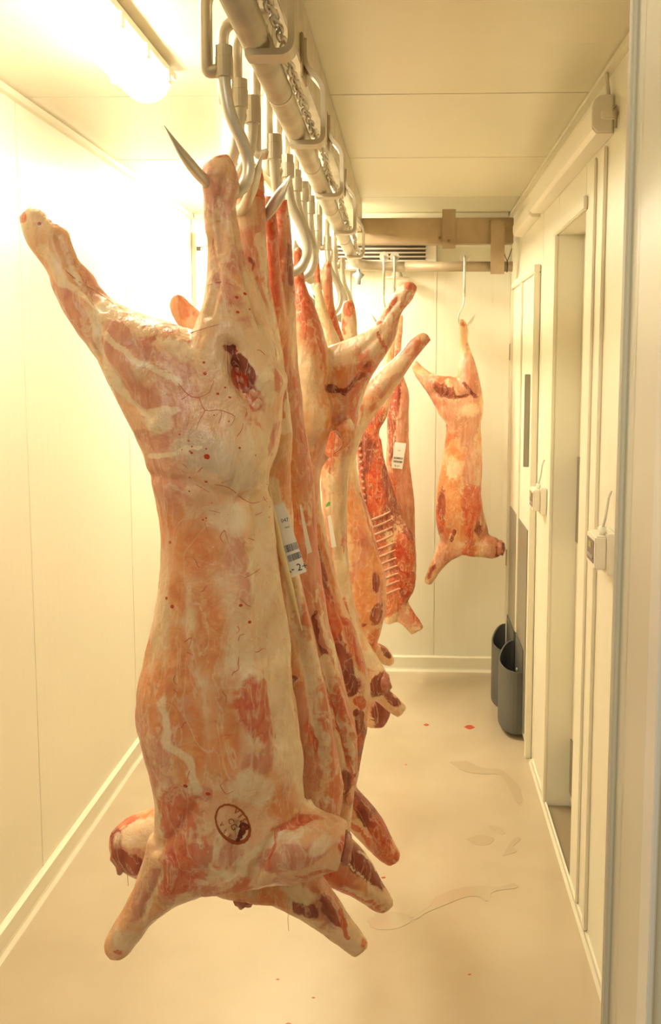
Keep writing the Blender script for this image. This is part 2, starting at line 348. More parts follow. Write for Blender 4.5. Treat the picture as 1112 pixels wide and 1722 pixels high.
for Y in (1.80, 2.40, 3.00, 3.66):
    obj('pipe_joint', tube(bmesh.new(), [(pipe_x(Y-.004),Y-.004,zp(Y)),(pipe_x(Y+.004),Y+.004,zp(Y))], PR+.0012, 20), M_galv, rail)
    obj('strut', bx(BX0+.005, BX0+.017, Y-.02, Y+.02, zp(Y)+PR-.006, BZ0+.02, .002), M_paint_shade, rail)
tag(rail, 'long galvanised overhead pipe rail on brackets running back then right', 'rail')
# chain beside the pipe
chain = empty('drive_chain', (pipe_x(3)+.04, 3, zp(3)+.03))
def link_mesh():
    bm = bmesh.new(); L2, W2 = .017, .0075; path = []
    for k in range(12):
        a = 2*PI*k/12; path.append(Vector((W2*math.cos(a), (L2-W2)*(1 if math.sin(a) > .01 else -1 if math.sin(a) < -.01 else 0)+W2*math.sin(a), 0)))
    rings = []
    for i, p in enumerate(path):
        t = (path[(i+1)%12]-path[i-1]).normalized(); n = Vector((-t.y,t.x,0))
        rings.append([bm.verts.new(p+n*.0028*math.cos(b)+Vector((0,0,.0028*math.sin(b)))) for b in [2*PI*j/6 for j in range(6)]])
    for i in range(12):
        a, b = rings[i], rings[(i+1)%12]
        for j in range(6): bm.faces.new((a[j],a[(j+1)%6],b[(j+1)%6],b[j]))
    return bm
lk = obj('link', link_mesh(), M_stain, None, True)
n = 150; first = True
for k in range(n):
    Y = 1.24+k*.0270
    if Y > 4.3: break
    M = Matrix.Translation((pipe_x(Y)+.033+.003*math.sin(Y*9), Y, zp(Y)+.012+.004*math.sin(Y*14))) @ Matrix.Rotation(PI/2*(k%2)+.5+.2*math.sin(k), 4, 'Y')
    if first: o = lk; o.parent = chain; o.matrix_parent_inverse = Matrix.Translation(-Vector(chain.location)); o.matrix_basis = M; first = False
    else: inst(lk, 'link', chain, M)
tag(chain, 'twisted steel link chain lying along the right side of the pipe rail', 'chain')
# hanging plates between chain and beam, as the photograph shows
# back cross beam with hanging plates
cb = empty('cross_beam', (.2, YB+.04, CZ+.66))
zb0, zb1 = P(740,410,YB).z, P(740,366,YB).z
obj('beam', bx(BX1-.02, P(864,390,YB).x, YB+.0, YB+.06, zb0, zb1, .003), M_beam, cb)
def plateq(px0, py0, px1, py1, Y, th, m_, nm='hanger_plate'):
    a = P(px0,py0,Y); b = P(px1,py1,Y); return obj(nm, bx(a.x, b.x, Y-th, Y, b.z, a.z, .0015), m_, cb)
plateq(744,352,766,418,YB-.001,.006,M_beam); plateq(826,370,848,461,YB-.030,.006,M_beam)
for px, py in ((740,400),(755,405),(828,372),(848,378)):
    c = P(px,py,YB-.008); obj('bolt', cyl(bmesh.new(), c, c+Vector((0,-.01,0)), .007, 6), M_rust, cb)
tag(cb, 'brown steel beam across the back just under the ceiling, two hanger plates on it', 'beam')
# zip tie on pipe end
zt_ = empty('cable_tie', P(853,450,YB))
c = P(853,450,YB)
bm = bmesh.new()
for k in range(24):
    pass
ring = [(c.x, c.y+(PR+.002)*math.cos(a), ZP+(PR+.002)*math.sin(a)) for a in [2*PI*k/20 for k in range(21)]]
tube(bm, ring, .002, 6); obj('band', bm, M_black, zt_)
bm = bmesh.new(); tube(bm, [(c.x,c.y-.01,ZP+PR), P(850,432,YB-.02), P(848,425,YB-.02)], .0018, 6); obj('tail', bm, M_black, zt_)
bm = bmesh.new(); tube(bm, [(c.x,c.y-.01,ZP+PR), P(857,430,YB-.02), P(861,418,YB-.02)], .0018, 6); obj('tail', bm, M_black, zt_)
tag(zt_, 'black cable tie knotted round the right end of the back pipe', 'cable tie')
# ------------------------------------------------------------------ hooks
def hook_pts(c, ang, sc=1.0, fwd=0):
    """S hook below the swivel at c, turned about the vertical"""
    base = [(0,0,0),(.001,0,-.02),(.008,0,-.055),(.026,0,-.092),(.034,0,-.125),(.024,0,-.155),(.0,0,-.168),(-.026,0,-.155),(-.048,0,-.130),(-.069,0,-.098)]
    ca, sa = math.cos(ang), math.sin(ang)
    yy = [0,0,.002,.006,.010,.008,-.004,-.036,-.062,-.082]
    return [Vector((c[0]+(x*ca)*sc, c[1]+x*sa*sc+q*fwd, c[2]+z*sc)) for (x, _, z), q in zip(base, yy)]
def hanger(px, py, Y, ang, label, back=False, sc=1.0, drop=None, fwd=0):
    """px,py = the swivel's middle in the photograph, at depth Y"""
    c = P(px, py, Y); ZP = zp(Y); t = empty('trolley_hook', (c.x, Y, ZP)); xp = pipe_x(Y); r = .0095*sc
    if not back:
        xa = min(c.x-.026*sc, xp-.044)
        path = rnd_corner([(xp,Y,ZP+PR+.028),(xa,Y,ZP+PR+.028),(xa,Y,c.z-.012),(c.x,Y,c.z-.004)], .026*sc, 6)
        obj('hanger_arm', tube(bmesh.new(), path, .0095, 10, [1.15]*len(path)), M_galv, t, True)
        whx = (xp-.012, xp+.012)
        bm = cyl(bmesh.new(), (whx[0],Y,ZP+PR+.024), (whx[1],Y,ZP+PR+.024), .023, 20); obj('wheel', bm, M_stain, t)
    else:
        yy = YB
        bm = cyl(bmesh.new(), (c.x,yy-.014,ZP+PR+.022), (c.x,yy+.014,ZP+PR+.022), .022, 18); obj('wheel', bm, M_stain, t)
        path = rnd_corner([(c.x,yy-.008,ZP+PR+.022),(c.x,yy-PR-.012,ZP+PR+.018),(c.x,yy-PR-.012,c.z+.03),(c.x,Y,c.z)], .012, 4)
        obj('hanger_arm', tube(bmesh.new(), path, .006, 8), M_galv, t, True)
    k = .65 if back else 1
    bm = bmesh.new(); cyl(bm, (c.x,Y,c.z-.017*sc), (c.x,Y,c.z+.011*sc), .0135*sc*k, 18); obj('swivel', bm, M_galv, t)
    bm = bmesh.new(); cyl(bm, (c.x,Y,c.z+.0115*sc), (c.x,Y,c.z+.027*sc), .0128*sc*k, 18 if int(px)%2 else 6); obj('collar', bm, M_galv, t)
    hp = hook_pts((c.x, Y, c.z-.012*sc), ang, (drop or sc), fwd); n_ = len(hp); rr = r*k
    rad = [rr]*7+[rr*1.1, rr*1.35, rr*.08]; fl = [1]*7+[.8,.5,.4]
    obj('hook', tube(bmesh.new(), hp, rad, 12, fl, 5), M_stain, t, True)
    return tag(t, label, 'hook', 'trolley hooks on the rails')
R_ = math.radians
hanger(377, 110, 1.465, R_(30), 'nearest steel trolley hook, its pointed tip sticking out left through the front carcass leg', drop=1.03, fwd=1)
hanger(403, 163, 1.60, R_(140), 'second trolley hook from the front, its tip rising beside the second leg', fwd=.8)
hanger(425, 190, 1.66, R_(176), 'third trolley hook from the front, flat blade tip pointing up right', fwd=.5)
hanger(461, 252, 1.81, R_(60), 'fourth trolley hook, its stem just left of the hanger at mid rail')
hanger(484, 284, 1.97, R_(12), 'fifth trolley hook, a broad pale curve open to the left', drop=1.15)
hanger(498, 308, 2.12, R_(20), 'sixth trolley hook, half hidden behind the broad pale fifth hook', drop=1.15)
hanger(510, 326, 2.26, R_(80), 'seventh trolley hook, a thin stem between two hooks mid rail')
hanger(521, 348, 2.45, R_(70), 'eighth trolley hook, stem above the yellowish hock')
hanger(534, 378, 2.76, R_(120), 'ninth trolley hook, stem above the purple shank')
hanger(551, 412, 3.16, R_(12), 'tenth trolley hook, a slim white curve in front of the bloody hock', drop=1.25)
hanger(563, 432, 3.48, R_(20), 'eleventh trolley hook, a slim curve just behind the tenth', drop=1.2)
hanger(576, 445, 3.80, R_(30), 'twelfth and last trolley hook on the long pipe, near the bend', drop=1.2)
hanger(781, 494, YB-.03, R_(200), 'trolley hook on the back pipe holding the lone carcass at right', True, .8, .85)
hanger(645, 492, 4.50, R_(30), 'left one of the two trolley hooks side by side on the back pipe', True, .8, .9)
hanger(664, 497, 4.66, R_(5), 'right one of the two trolley hooks side by side on the back pipe', True, .8, .9)
# grey-blue nozzle at the bend
nz_ = P(603, 462, 4.5); t = empty('wash_nozzle', nz_)
obj('cap', tube(bmesh.new(), [nz_+Vector((0,0,.045)), nz_+Vector((0,0,.012)), nz_, nz_-Vector((0,0,.02)), nz_-Vector((0,0,.045))], [.008,.008,.028,.012,.010], 14), M_bluegrey, t, True)
obj('stem', cyl(bmesh.new(), nz_+Vector((0,0,.04)), Vector((nz_.x, nz_.y, ZP-PR+.004)), .005, 8), M_galv, t, True)
tag(t, 'small grey blue nozzle hanging under the rail bend', 'nozzle')
# ------------------------------------------------------------------ carcasses
def loft(bm, st, Y, T, cap=True, seg=22):
    """st rows: (xl,yl,xr,yr[,dY[,t]]) in photograph units, given real depth Y and half thickness"""
    rows = []
    for s in st:
        s = list(s); dY = s[4] if len(s) > 4 else 0; t = s[5] if len(s) > 5 else T
        rows.append(s[:4]+[dY, t])
    rows = catmull(rows, 4); rings = []
    for q in rows:
        a = P(q[0],q[1],Y+q[4]); b = P(q[2],q[3],Y+q[4]); c = (a+b)/2; h = (b-a)/2*.985; d = Vector((0,1,0)); d = (d-h.normalized()*d.dot(h.normalized())).normalized()*q[5]
        ring = []
        for k in range(seg):
            an = 2*PI*k/seg; cs, sn = math.cos(an), math.sin(an); e = .88
            ring.append(bm.verts.new(c+h*math.copysign(abs(cs)**e, cs)+d*math.copysign(abs(sn)**e, sn)))
        rings.append(ring)
    for a, b in zip(rings, rings[1:]):
        for k in range(seg): bm.faces.new((a[k],a[(k+1)%seg],b[(k+1)%seg],b[k]))
    for rg, rv in ((rings[0], True), (rings[-1], False)):
        bm.faces.new(rg[::-1] if rv else rg)
DG = bpy.context.evaluated_depsgraph_get
def seg_dist(p, a, b):
    a = np.array(a, float); b = np.array(b, float); d = b-a; t = np.clip(((p-a)@d)/max(d@d,1e-9), 0, 1); return np.linalg.norm(p-(a+t[:,None]*d), axis=1)
def shape_val(p, s):
    """normalised distance to a shape: ellipse ('e',cx,cy,a,b,deg) or line ('l',width,[pts])"""
    if s[0] == 'e':
        _, cx, cy, a, b, dg = s; an = math.radians(dg); q = p-np.array([cx,cy]); u = q[:,0]*math.cos(an)+q[:,1]*math.sin(an); v = -q[:,0]*math.sin(an)+q[:,1]*math.cos(an)
        return np.sqrt((u/a)**2+(v/b)**2)
    return np.min([seg_dist(p, s[2][i], s[2][i+1]) for i in range(len(s[2])-1)], axis=0)/s[1]
KIND = {'m':('m1',0),'r':('m1',1),'o':('m1',2),'b':('m2',0),'w':('m2',1),'g':('m2',2)}
TREES = {}
def carcass(key, label, Y, T, chains, paint, relief=(), vox=.006, smooth=6, seed=0, namp=.003, gen=(.0,.0,.0), tips=()):
    bm = bmesh.new()
    for ch in chains:
        yy, tt = Y, T; st = ch
        if isinstance(ch, dict): st = ch['s']; yy = Y+ch.get('dy', 0); tt = ch.get('t', T)
        loft(bm, st, yy, tt)
    me = bpy.data.meshes.new('raw'); bmesh.ops.recalc_face_normals(bm, faces=bm.faces[:]); bm.to_mesh(me); bm.free()
    o = bpy.data.objects.new('raw', me); COL.objects.link(o)
    r = o.modifiers.new('r', 'REMESH'); r.mode = 'VOXEL'; r.voxel_size = vox; r.adaptivity = 0
    sm = o.modifiers.new('s', 'SMOOTH'); sm.factor = .5; sm.iterations = smooth
    dg = DG(); dg.update(); ev = o.evaluated_get(dg); m2 = bpy.data.meshes.new_from_object(ev); COL.objects.unlink(o); bpy.data.objects.remove(o)
    n = len(m2.vertices); co = np.empty(n*3, np.float32); m2.vertices.foreach_get('co', co); co = co.reshape(-1,3).astype(float)
    nr = np.empty(n*3, np.float32); m2.vertices.foreach_get('normal', nr); nr = nr.reshape(-1,3).astype(float)
    px = proj(co)
    wv = np.array([noise.noise_vector(Vector(c)*26+Vector((seed,0,0)))*1.0+noise.noise_vector(Vector(c)*75)*.5 for c in co])
    pw = px + np.stack([wv[:,0], wv[:,2]], -1)*(9*1.44/Y)
    disp = np.array([noise.fractal(Vector((c[0]*11+seed*7, c[1]*11, c[2]*7)), 1.0, 2.0, 3) for c in co])*namp
    disp += np.array([(abs(noise.noise(Vector((c[0]*30+seed, c[1]*30, c[2]*16))))-.2)+.6*noise.noise(Vector((c[0]*70, c[1]*70, c[2]*40))) for c in co])*namp*.45
    for s, amp in relief:
        amp = amp*1.5 if abs(amp) < .009 else amp
        d = shape_val(px, s); front = np.clip(-nr[:,1]*3+.2, 0, 1) if amp < -.009 else 1
        disp += amp*np.exp(-(d**2)*1.2)*front
    co2 = co+nr*disp[:,None]
    m2.vertices.foreach_set('co', co2.astype(np.float32).ravel())
    ms = {'m1': np.zeros((n,4), np.float32), 'm2': np.zeros((n,4), np.float32)}
    for kd, s in paint:
        at, ch = KIND[kd[0]]; k = 1.0 if len(kd) == 1 else int(kd[1])/10
        d = shape_val(pw, s); v = np.clip((1.5-d)*k if s[0] == 'e' else (1.45-.9*d)*k, 0, 1)
        ms[at][:,ch] = np.maximum(ms[at][:,ch], v)
    for ch, g in zip((('m1',0),('m1',2),('m2',0)), gen):
        if g > 0:
            nn = np.array([noise.fractal(Vector((c[0]*9+seed*3+ch[1]*5, c[1]*9, c[2]*5+ (3 if ch[0]=='m2' else 0))), 1.0, 2.0, 2) for c in co])
            ms[ch[0]][:,ch[1]] = np.maximum(ms[ch[0]][:,ch[1]], np.clip(nn*.9+g, 0, 1))
    for k, a in ms.items():
        a[:,3] = 1; at = m2.color_attributes.new(k, 'FLOAT_COLOR', 'POINT'); at.data.foreach_set('color', a.ravel())
    m2.polygons.foreach_set('use_smooth', [True]*len(m2.polygons)); m2.materials.clear(); m2.materials.append(M_flesh)
    m2.update()
    ob = bpy.data.objects.new('lamb_carcass', m2); COL.objects.link(ob)
    tag(ob, label, 'carcass', 'skinned lamb carcasses hanging from the rails')
    TREES[key] = BVHTree.FromPolygons([Vector(c) for c in co2], [tuple(p.vertices) for p in m2.polygons]); ob.data.name = 'carcass_mesh'
    return ob
def hit(key, px, py, off=.0):
    d = Vector(ray(px, py)).normalized(); h = TREES[key].ray_cast(Vector((0,0,CZ)), d, 20)
    return None if h[0] is None else (h[0]+h[1]*off, h[1])
def surf_line(bm, key, pts, r, off=.0002, seg=5):
    out = []
    pts = catmull(pts, 3) if len(pts) > 2 else pts
    for p in pts:
        h = hit(key, p[0], p[1], off)
        if h is None or (out and (h[0]-out[-1]).length > .03): continue
        out.append(h[0])
    if len(out) < 2: return
    n = len(out); tube(bm, out, [r*(1-.6*abs(i/(n-1)-.3)) for i in range(n)], seg)

exec_order = []
# --- A : front carcass
A = carcass('A', 'big pale front carcass, back to us, oval brown stamp near its shoulder', 1.44, .085, [
  {'s':[(345,275,382,262,0,.02),(337,300,397,296,0,.024),(338,345,397,345,0,.026),(345,400,404,400,0,.03),(347,440,416,440,0,.04),(345,480,432,480,0,.055),(338,530,450,540,0,.07),(320,580,468,600,0,.08),(290,650,474,650,0,.085),(270,700,474,700,0,.085)]},
  {'s':[(37,368,60,351,0,.015),(44,398,98,380,0,.022),(58,425,118,410,0,.024),(80,460,150,456,0,.028),(98,500,184,498,0,.04),(132,555,238,527,0,.055),(166,604,300,545,0,.07),(192,662,345,560,0,.08),(228,725,400,600,0,.085),(250,770,470,660,0,.085)]},
  [(170,620,440,560,0,.05),(196,668,468,610,0,.08),(228,725,476,680,0,.09),(247,775,470,750,0,.092),(258,822,456,795,0,.088),(266,860,453,835,0,.082),(271,926,459,905,0,.085),(263,1013,470,990,0,.092),(246,1095,480,1075,0,.10),(233,1156,489,1150,0,.105),(236,1220,497,1225,0,.10),(248,1285,505,1290,0,.09),(257,1345,512,1345,0,.075),(256,1400,520,1395,0,.065),(256,1450,500,1440,0,.055),(290,1490,450,1478,0,.04)],
  {'s':[(470,1340,430,1485,0,.06),(500,1350,470,1482,0,.058),(535,1364,510,1475,0,.052),(564,1378,548,1467,0,.046),(584,1390,573,1458,0,.042)]},
  {'s':[(250,1400,400,1440,0,.06),(243,1440,372,1478,0,.055),(236,1462,335,1500,0,.045),(218,1504,300,1516,0,.034),(203,1533,262,1543,0,.027),(186,1560,243,1568,0,.025),(176,1583,230,1586,0,.024),(181,1602,214,1606,0,.018)]},
 ], [
  ('m',('e',124,528,62,20,58)),('m',('e',185,590,50,18,52)),('m8',('e',205,560,45,22,35)),('m',('e',232,660,75,15,58)),('m',('e',262,735,30,10,20)),('m8',('e',300,705,22,38,0)),('m7',('e',320,660,30,22,0)),('m7',('e',255,600,40,20,20)),('m7',('e',400,440,22,30,20)),
  ('w',('e',268,705,26,18,40)),('w',('l',5,[(120,450),(160,500),(166,560),(176,620),(200,655),(240,690),(300,690)])),('w',('l',5,[(176,560),(230,610),(300,640)])),('w7',('e',330,600,70,16,20)),('w',('l',4,[(250,760),(300,765),(340,750)])),('w8',('e',300,575,50,12,5)),
  ('w8',('l',10,[(70,420),(115,480),(190,515)])),
  ('g',('e',340,760,60,40,20)),('g8',('e',410,800,40,26,0)),('g8',('e',180,650,20,40,50)),('m7',('l',4,[(350,400),(370,480)])),('m8',('e',372,470,30,14,30)),('m7',('e',352,330,10,34,0)),
  ('r',('e',408,622,48,15,66)),('r',('e',392,585,14,10,30)),('b',('e',402,640,26,14,60)),('b',('e',432,675,14,12,60)),('b7',('e',462,735,45,7,100)),('b6',('e',462,640,40,6,80)),('w',('e',452,650,22,30,0)),
  ('b',('e',40,362,10,12,20)),('b7',('e',85,375,12,5,40)),('b7',('e',366,262,16,8,0)),
  ('o',('e',262,850,70,20,85)),('o8',('e',290,870,40,22,80)),('o7',('e',330,930,60,60,0)),('o',('e',240,1150,120,10,88)),('o',('e',310,1190,150,34,84)),('o7',('e',350,1060,120,36,88)),('o7',('e',385,1250,90,30,88)),('o7',('e',300,1000,60,20,90)),
  ('w',('e',452,1080,230,24,84)),('w8',('e',425,1180,90,26,84)),('w7',('e',395,870,50,30,10)),('w',('l',9,[(440,850),(458,950),(470,1060),(482,1170),(498,1290),(520,1350)])),
  ('g7',('e',430,980,70,22,84)),('m',('e',455,1235,72,22,98)),('m8',('e',420,1290,30,14,98)),('w',('e',425,1325,42,28,-10)),
  ('w',('e',280,1370,60,20,80)),('w7',('l',9,[(275,1180),(285,1250),(320,1290),(335,1330),(290,1340)])),('m7',('e',345,1335,22,14,0)),('o7',('e',470,1350,45,30,60)),
  ('m',('e',325,1440,48,24,0)),('m8',('e',390,1440,20,30,0)),('w',('l',5,[(270,1400),(300,1480),(345,1485)])),('w',('l',6,[(372,1400),(360,1450),(390,1480)])),('w7',('l',7,[(400,1460),(450,1420),(500,1400)])),
  ('m',('e',495,1440,70,22,-18)),('b8',('e',495,1385,50,10,-12)),('b7',('l',4,[(450,1460),(470,1400),(500,1370)])),('b7',('e',578,1422,8,24,10)),('b7',('e',530,1470,50,5,-2)),('w7',('e',540,1420,30,16,-15)),
  ('m',('e',245,1500,50,16,118)),('m',('e',285,1490,32,15,100)),('w',('l',4,[(275,1450),(262,1500),(240,1545)])),('w8',('e',215,1575,26,22,0)),('b6',('e',200,1600,14,8,0)),
 ], [
  (('e',100,400,30,20,55),.006),(('e',62,365,20,14,55),.004),(('l',6,[(130,440),(165,500)]),-.005),(('e',366,290,26,20,90),.006),(('e',388,320,22,12,90),.005),(('l',5,[(374,300),(378,380)]),-.005),(('e',205,1575,24,18,120),.005),(('e',404,632,50,16,66),-.034),(('e',392,582,16,10,30),-.012),(('e',455,640,24,40,90),.008),(('l',7,[(352,400),(366,470),(352,530)]),-.004),(('l',6,[(398,360),(412,450),(440,540)]),-.006),
  (('e',268,700,38,30,40),.007),(('e',200,600,60,24,45),.006),(('l',8,[(160,500),(172,600),(220,680),(260,700)]),-.004),(('l',10,[(256,800),(330,815),(400,842),(450,830)]),-.003),(('e',350,760,70,45,10),.006),
  (('l',8,[(448,830),(462,960),(476,1080),(494,1240),(520,1350)]),.005),(('l',14,[(430,850),(440,960),(456,1080),(472,1240)]),-.005),
  (('e',325,1435,50,30,0),.008),(('e',495,1430,70,30,-18),.009),(('l',9,[(400,1390),(400,1470)]),-.006),(('l',8,[(260,1430),(300,1400),(330,1350)]),-.004),(('l',10,[(420,1480),(470,1400),(520,1372)]),-.006),(('e',285,1490,30,15,100),.005),(('l',5,[(268,1465),(240,1540)]),-.004),
  (('l',5,[(366,330),(372,420)]),-.005),(('l',5,[(95,400),(125,470),(175,520)]),-.004)],
  vox=.0042, smooth=5, seed=1, namp=.0045, gen=(.16,.2,.08))
# --- B : behind A
B = carcass('B', 'second carcass from the front, mostly hidden, its neck jutting left low down', 1.62, .06, [
  {'s':[(414,276,442,278,0,.02),(398,320,446,318,0,.022),(396,370,448,372,0,.026),(386,430,451,425,0,.03),(380,480,456,480,0,.04),(372,540,467,535,0,.05),(340,600,477,600,0,.058),(330,680,486,665,0,.06)]},
  {'s':[(284,512,300,490,0,.015),(293,538,322,508,0,.022),(315,575,352,540,0,.03),(335,620,400,580,0,.045),(340,680,460,620,0,.055)]},
  [(330,590,475,590,0,.05),(300,680,487,670,0,.06),(290,760,494,740,0,.06),(300,840,490,815,0,.055),(310,900,496,900,0,.055),(320,980,508,975,0,.06),(320,1060,526,1060,0,.062),(310,1130,540,1120,0,.065),(310,1200,556,1195,0,.065),(300,1270,572,1270,0,.06),(290,1330,582,1325,0,.055),(290,1385,575,1375,0,.05),(290,1440,560,1440,0,.05),(320,1480,540,1480,0,.045),(360,1495,530,1510,0,.04)],
  {'s':[(330,1360,330,1470,0,.05),(280,1352,280,1474,0,.05),(240,1366,245,1474,0,.048),(208,1380,225,1468,0,.042),(186,1398,200,1450,0,.03)]},
  {'s':[(520,1440,440,1500,0,.045),(546,1480,468,1520,0,.04),(570,1512,500,1538,0,.034),(592,1545,540,1566,0,.028),(608,1568,568,1588,0,.024),(621,1588,594,1608,0,.018)]},
 ], [
  ('w',('l',10,[(440,400),(462,520),(478,640),(484,720)])),('w7',('e',415,360,30,20,90)),('b',('e',432,290,18,10,40)),('b7',('e',438,330,10,40,95)),('m',('e',437,400,34,12,85)),('r5',('e',425,445,30,8,75)),
  ('m7',('l',6,[(450,460),(470,560)])),('b7',('l',3,[(470,620),(482,700)])),
  ('w',('l',16,[(456,820),(478,880),(494,960),(506,1040),(524,1120),(538,1200),(556,1290)])),('g8',('l',4,[(490,1000),(515,1080),(535,1170)])),('m8',('l',4,[(476,960),(492,1060)])),
  ('o',('e',505,1210,110,26,80)),('r7',('e',494,1145,7,8,0)),('m7',('e',520,1290,60,20,80)),('w8',('e',545,1355,25,22,0)),('b8',('e',525,1240,40,10,80)),
  ('w',('e',240,1400,50,24,-10)),('r',('l',11,[(192,1396),(196,1430),(225,1462)])),('r7',('e',226,1450,20,12,30)),('b7',('e',215,1382,30,5,-15)),
  ('g',('e',450,1500,60,18,10)),('w',('e',500,1500,30,14,20)),('o8',('e',520,1490,26,14,10)),('r8',('e',500,1518,12,18,-10)),('r8',('e',522,1530,22,12,40)),('r7',('e',560,1535,44,14,52)),('m',('e',545,1520,50,18,45)),('w8',('e',595,1586,24,16,40)),('b',('l',4,[(572,1530),(584,1575)])),('b7',('e',614,1588,8,10,0)),
  ('b',('e',405,1520,14,8,0)),
 ], [(('l',5,[(520,1490),(560,1560)]),-.005),(('e',540,1515,40,14,45),.006),(('l',9,[(470,900),(500,1000),(535,1150),(556,1290)]),.006),(('l',7,[(488,1000),(520,1150),(540,1280)]),-.005)],
  vox=.0055, seed=2, gen=(.32,.36,.18))
# --- C
C_ = carcass('C', 'third carcass, a slim orange strip with red seams, tall bloody hock', 1.80, .06, [
  {'s':[(459,340,484,334,0,.016),(457,362,487,360,0,.019),(458,400,490,395,0,.022),(455,450,494,450,0,.026),(450,520,496,520,0,.032),(440,600,500,600,0,.05),(430,680,509,670,0,.06)]},
  [(430,600,500,600,0,.05),(420,680,510,670,0,.06),(420,740,518,735,0,.06),(430,800,526,795,0,.058),(440,870,531,865,0,.055),(450,940,537,935,0,.055),(460,1000,546,1000,0,.058),(470,1060,555,1050,0,.06),(480,1120,570,1110,0,.06),(480,1180,586,1175,0,.06),(480,1240,600,1235,0,.058),(480,1300,603,1290,0,.055),(480,1360,596,1345,0,.05),(470,1420,590,1400,0,.05),(480,1470,580,1460,0,.045)],
  {'s':[(560,1385,500,1440,0,.045),(592,1415,530,1472,0,.042),(618,1447,562,1492,0,.036),(638,1480,595,1506,0,.030),(655,1505,622,1524,0,.026),(664,1520,642,1533,0,.018)]},
  {'s':[(440,330,462,330,-.07,.015),(444,380,466,380,-.07,.018),(447,430,471,430,-.07,.022),(450,490,474,480,-.06,.03),(450,580,490,560,-.03,.04)]},
 ], [
  ('b',('e',472,345,16,14,0)),('o',('e',475,385,14,24,90)),('b7',('e',470,375,8,8,0)),('r7',('e',488,440,46,8,85)),('m',('e',484,460,50,10,85)),('b7',('e',453,335,12,22,90)),('o',('e',480,540,60,9,90)),('m',('e',486,640,60,12,86)),('b',('l',3.5,[(498,640),(506,720),(520,800),(530,870),(531,880)])),
  ('o',('e',486,790,80,22,84)),('o',('e',500,920,90,20,76)),('m7',('e',512,760,50,8,80)),('o',('l',13,[(506,960),(530,1040),(556,1120),(580,1190)])),('w',('l',3,[(530,990),(548,1060),(572,1140)])),
  ('r',('l',4,[(530,1030),(545,1100),(560,1180),(578,1260)])),('w',('l',10,[(545,1110),(570,1180),(590,1240),(594,1290)])),('w7',('l',10,[(545,1180),(560,1240),(575,1290)])),('b8',('l',3,[(530,1100),(549,1157),(565,1204),(582,1267),(596,1320)])),('b6',('e',585,1200,40,12,65)),
  ('r',('e',572,1310,26,20,80)),('w8',('l',3,[(566,1280),(574,1330)])),('w',('e',550,1360,24,20,0)),('r8',('e',596,1300,10,22,90)),
  ('r',('e',610,1455,52,20,50)),('m',('e',570,1450,30,20,40)),('w8',('l',2.5,[(580,1440),(610,1480),(640,1500)])),('w8',('l',2.5,[(600,1430),(628,1465)])),('w',('e',640,1512,30,12,38)),('w8',('l',7,[(560,1485),(600,1505),(640,1530)])),('b7',('l',3,[(560,1492),(600,1508),(645,1534)])),
 ], [(('l',5,[(580,1440),(640,1500)]),-.004),(('e',610,1450,45,14,50),.006),(('l',6,[(530,1040),(565,1180),(590,1290)]),-.008),(('l',6,[(545,1100),(590,1240)]),.006)],
  vox=.0055, seed=3, gen=(.38,.42,.3))
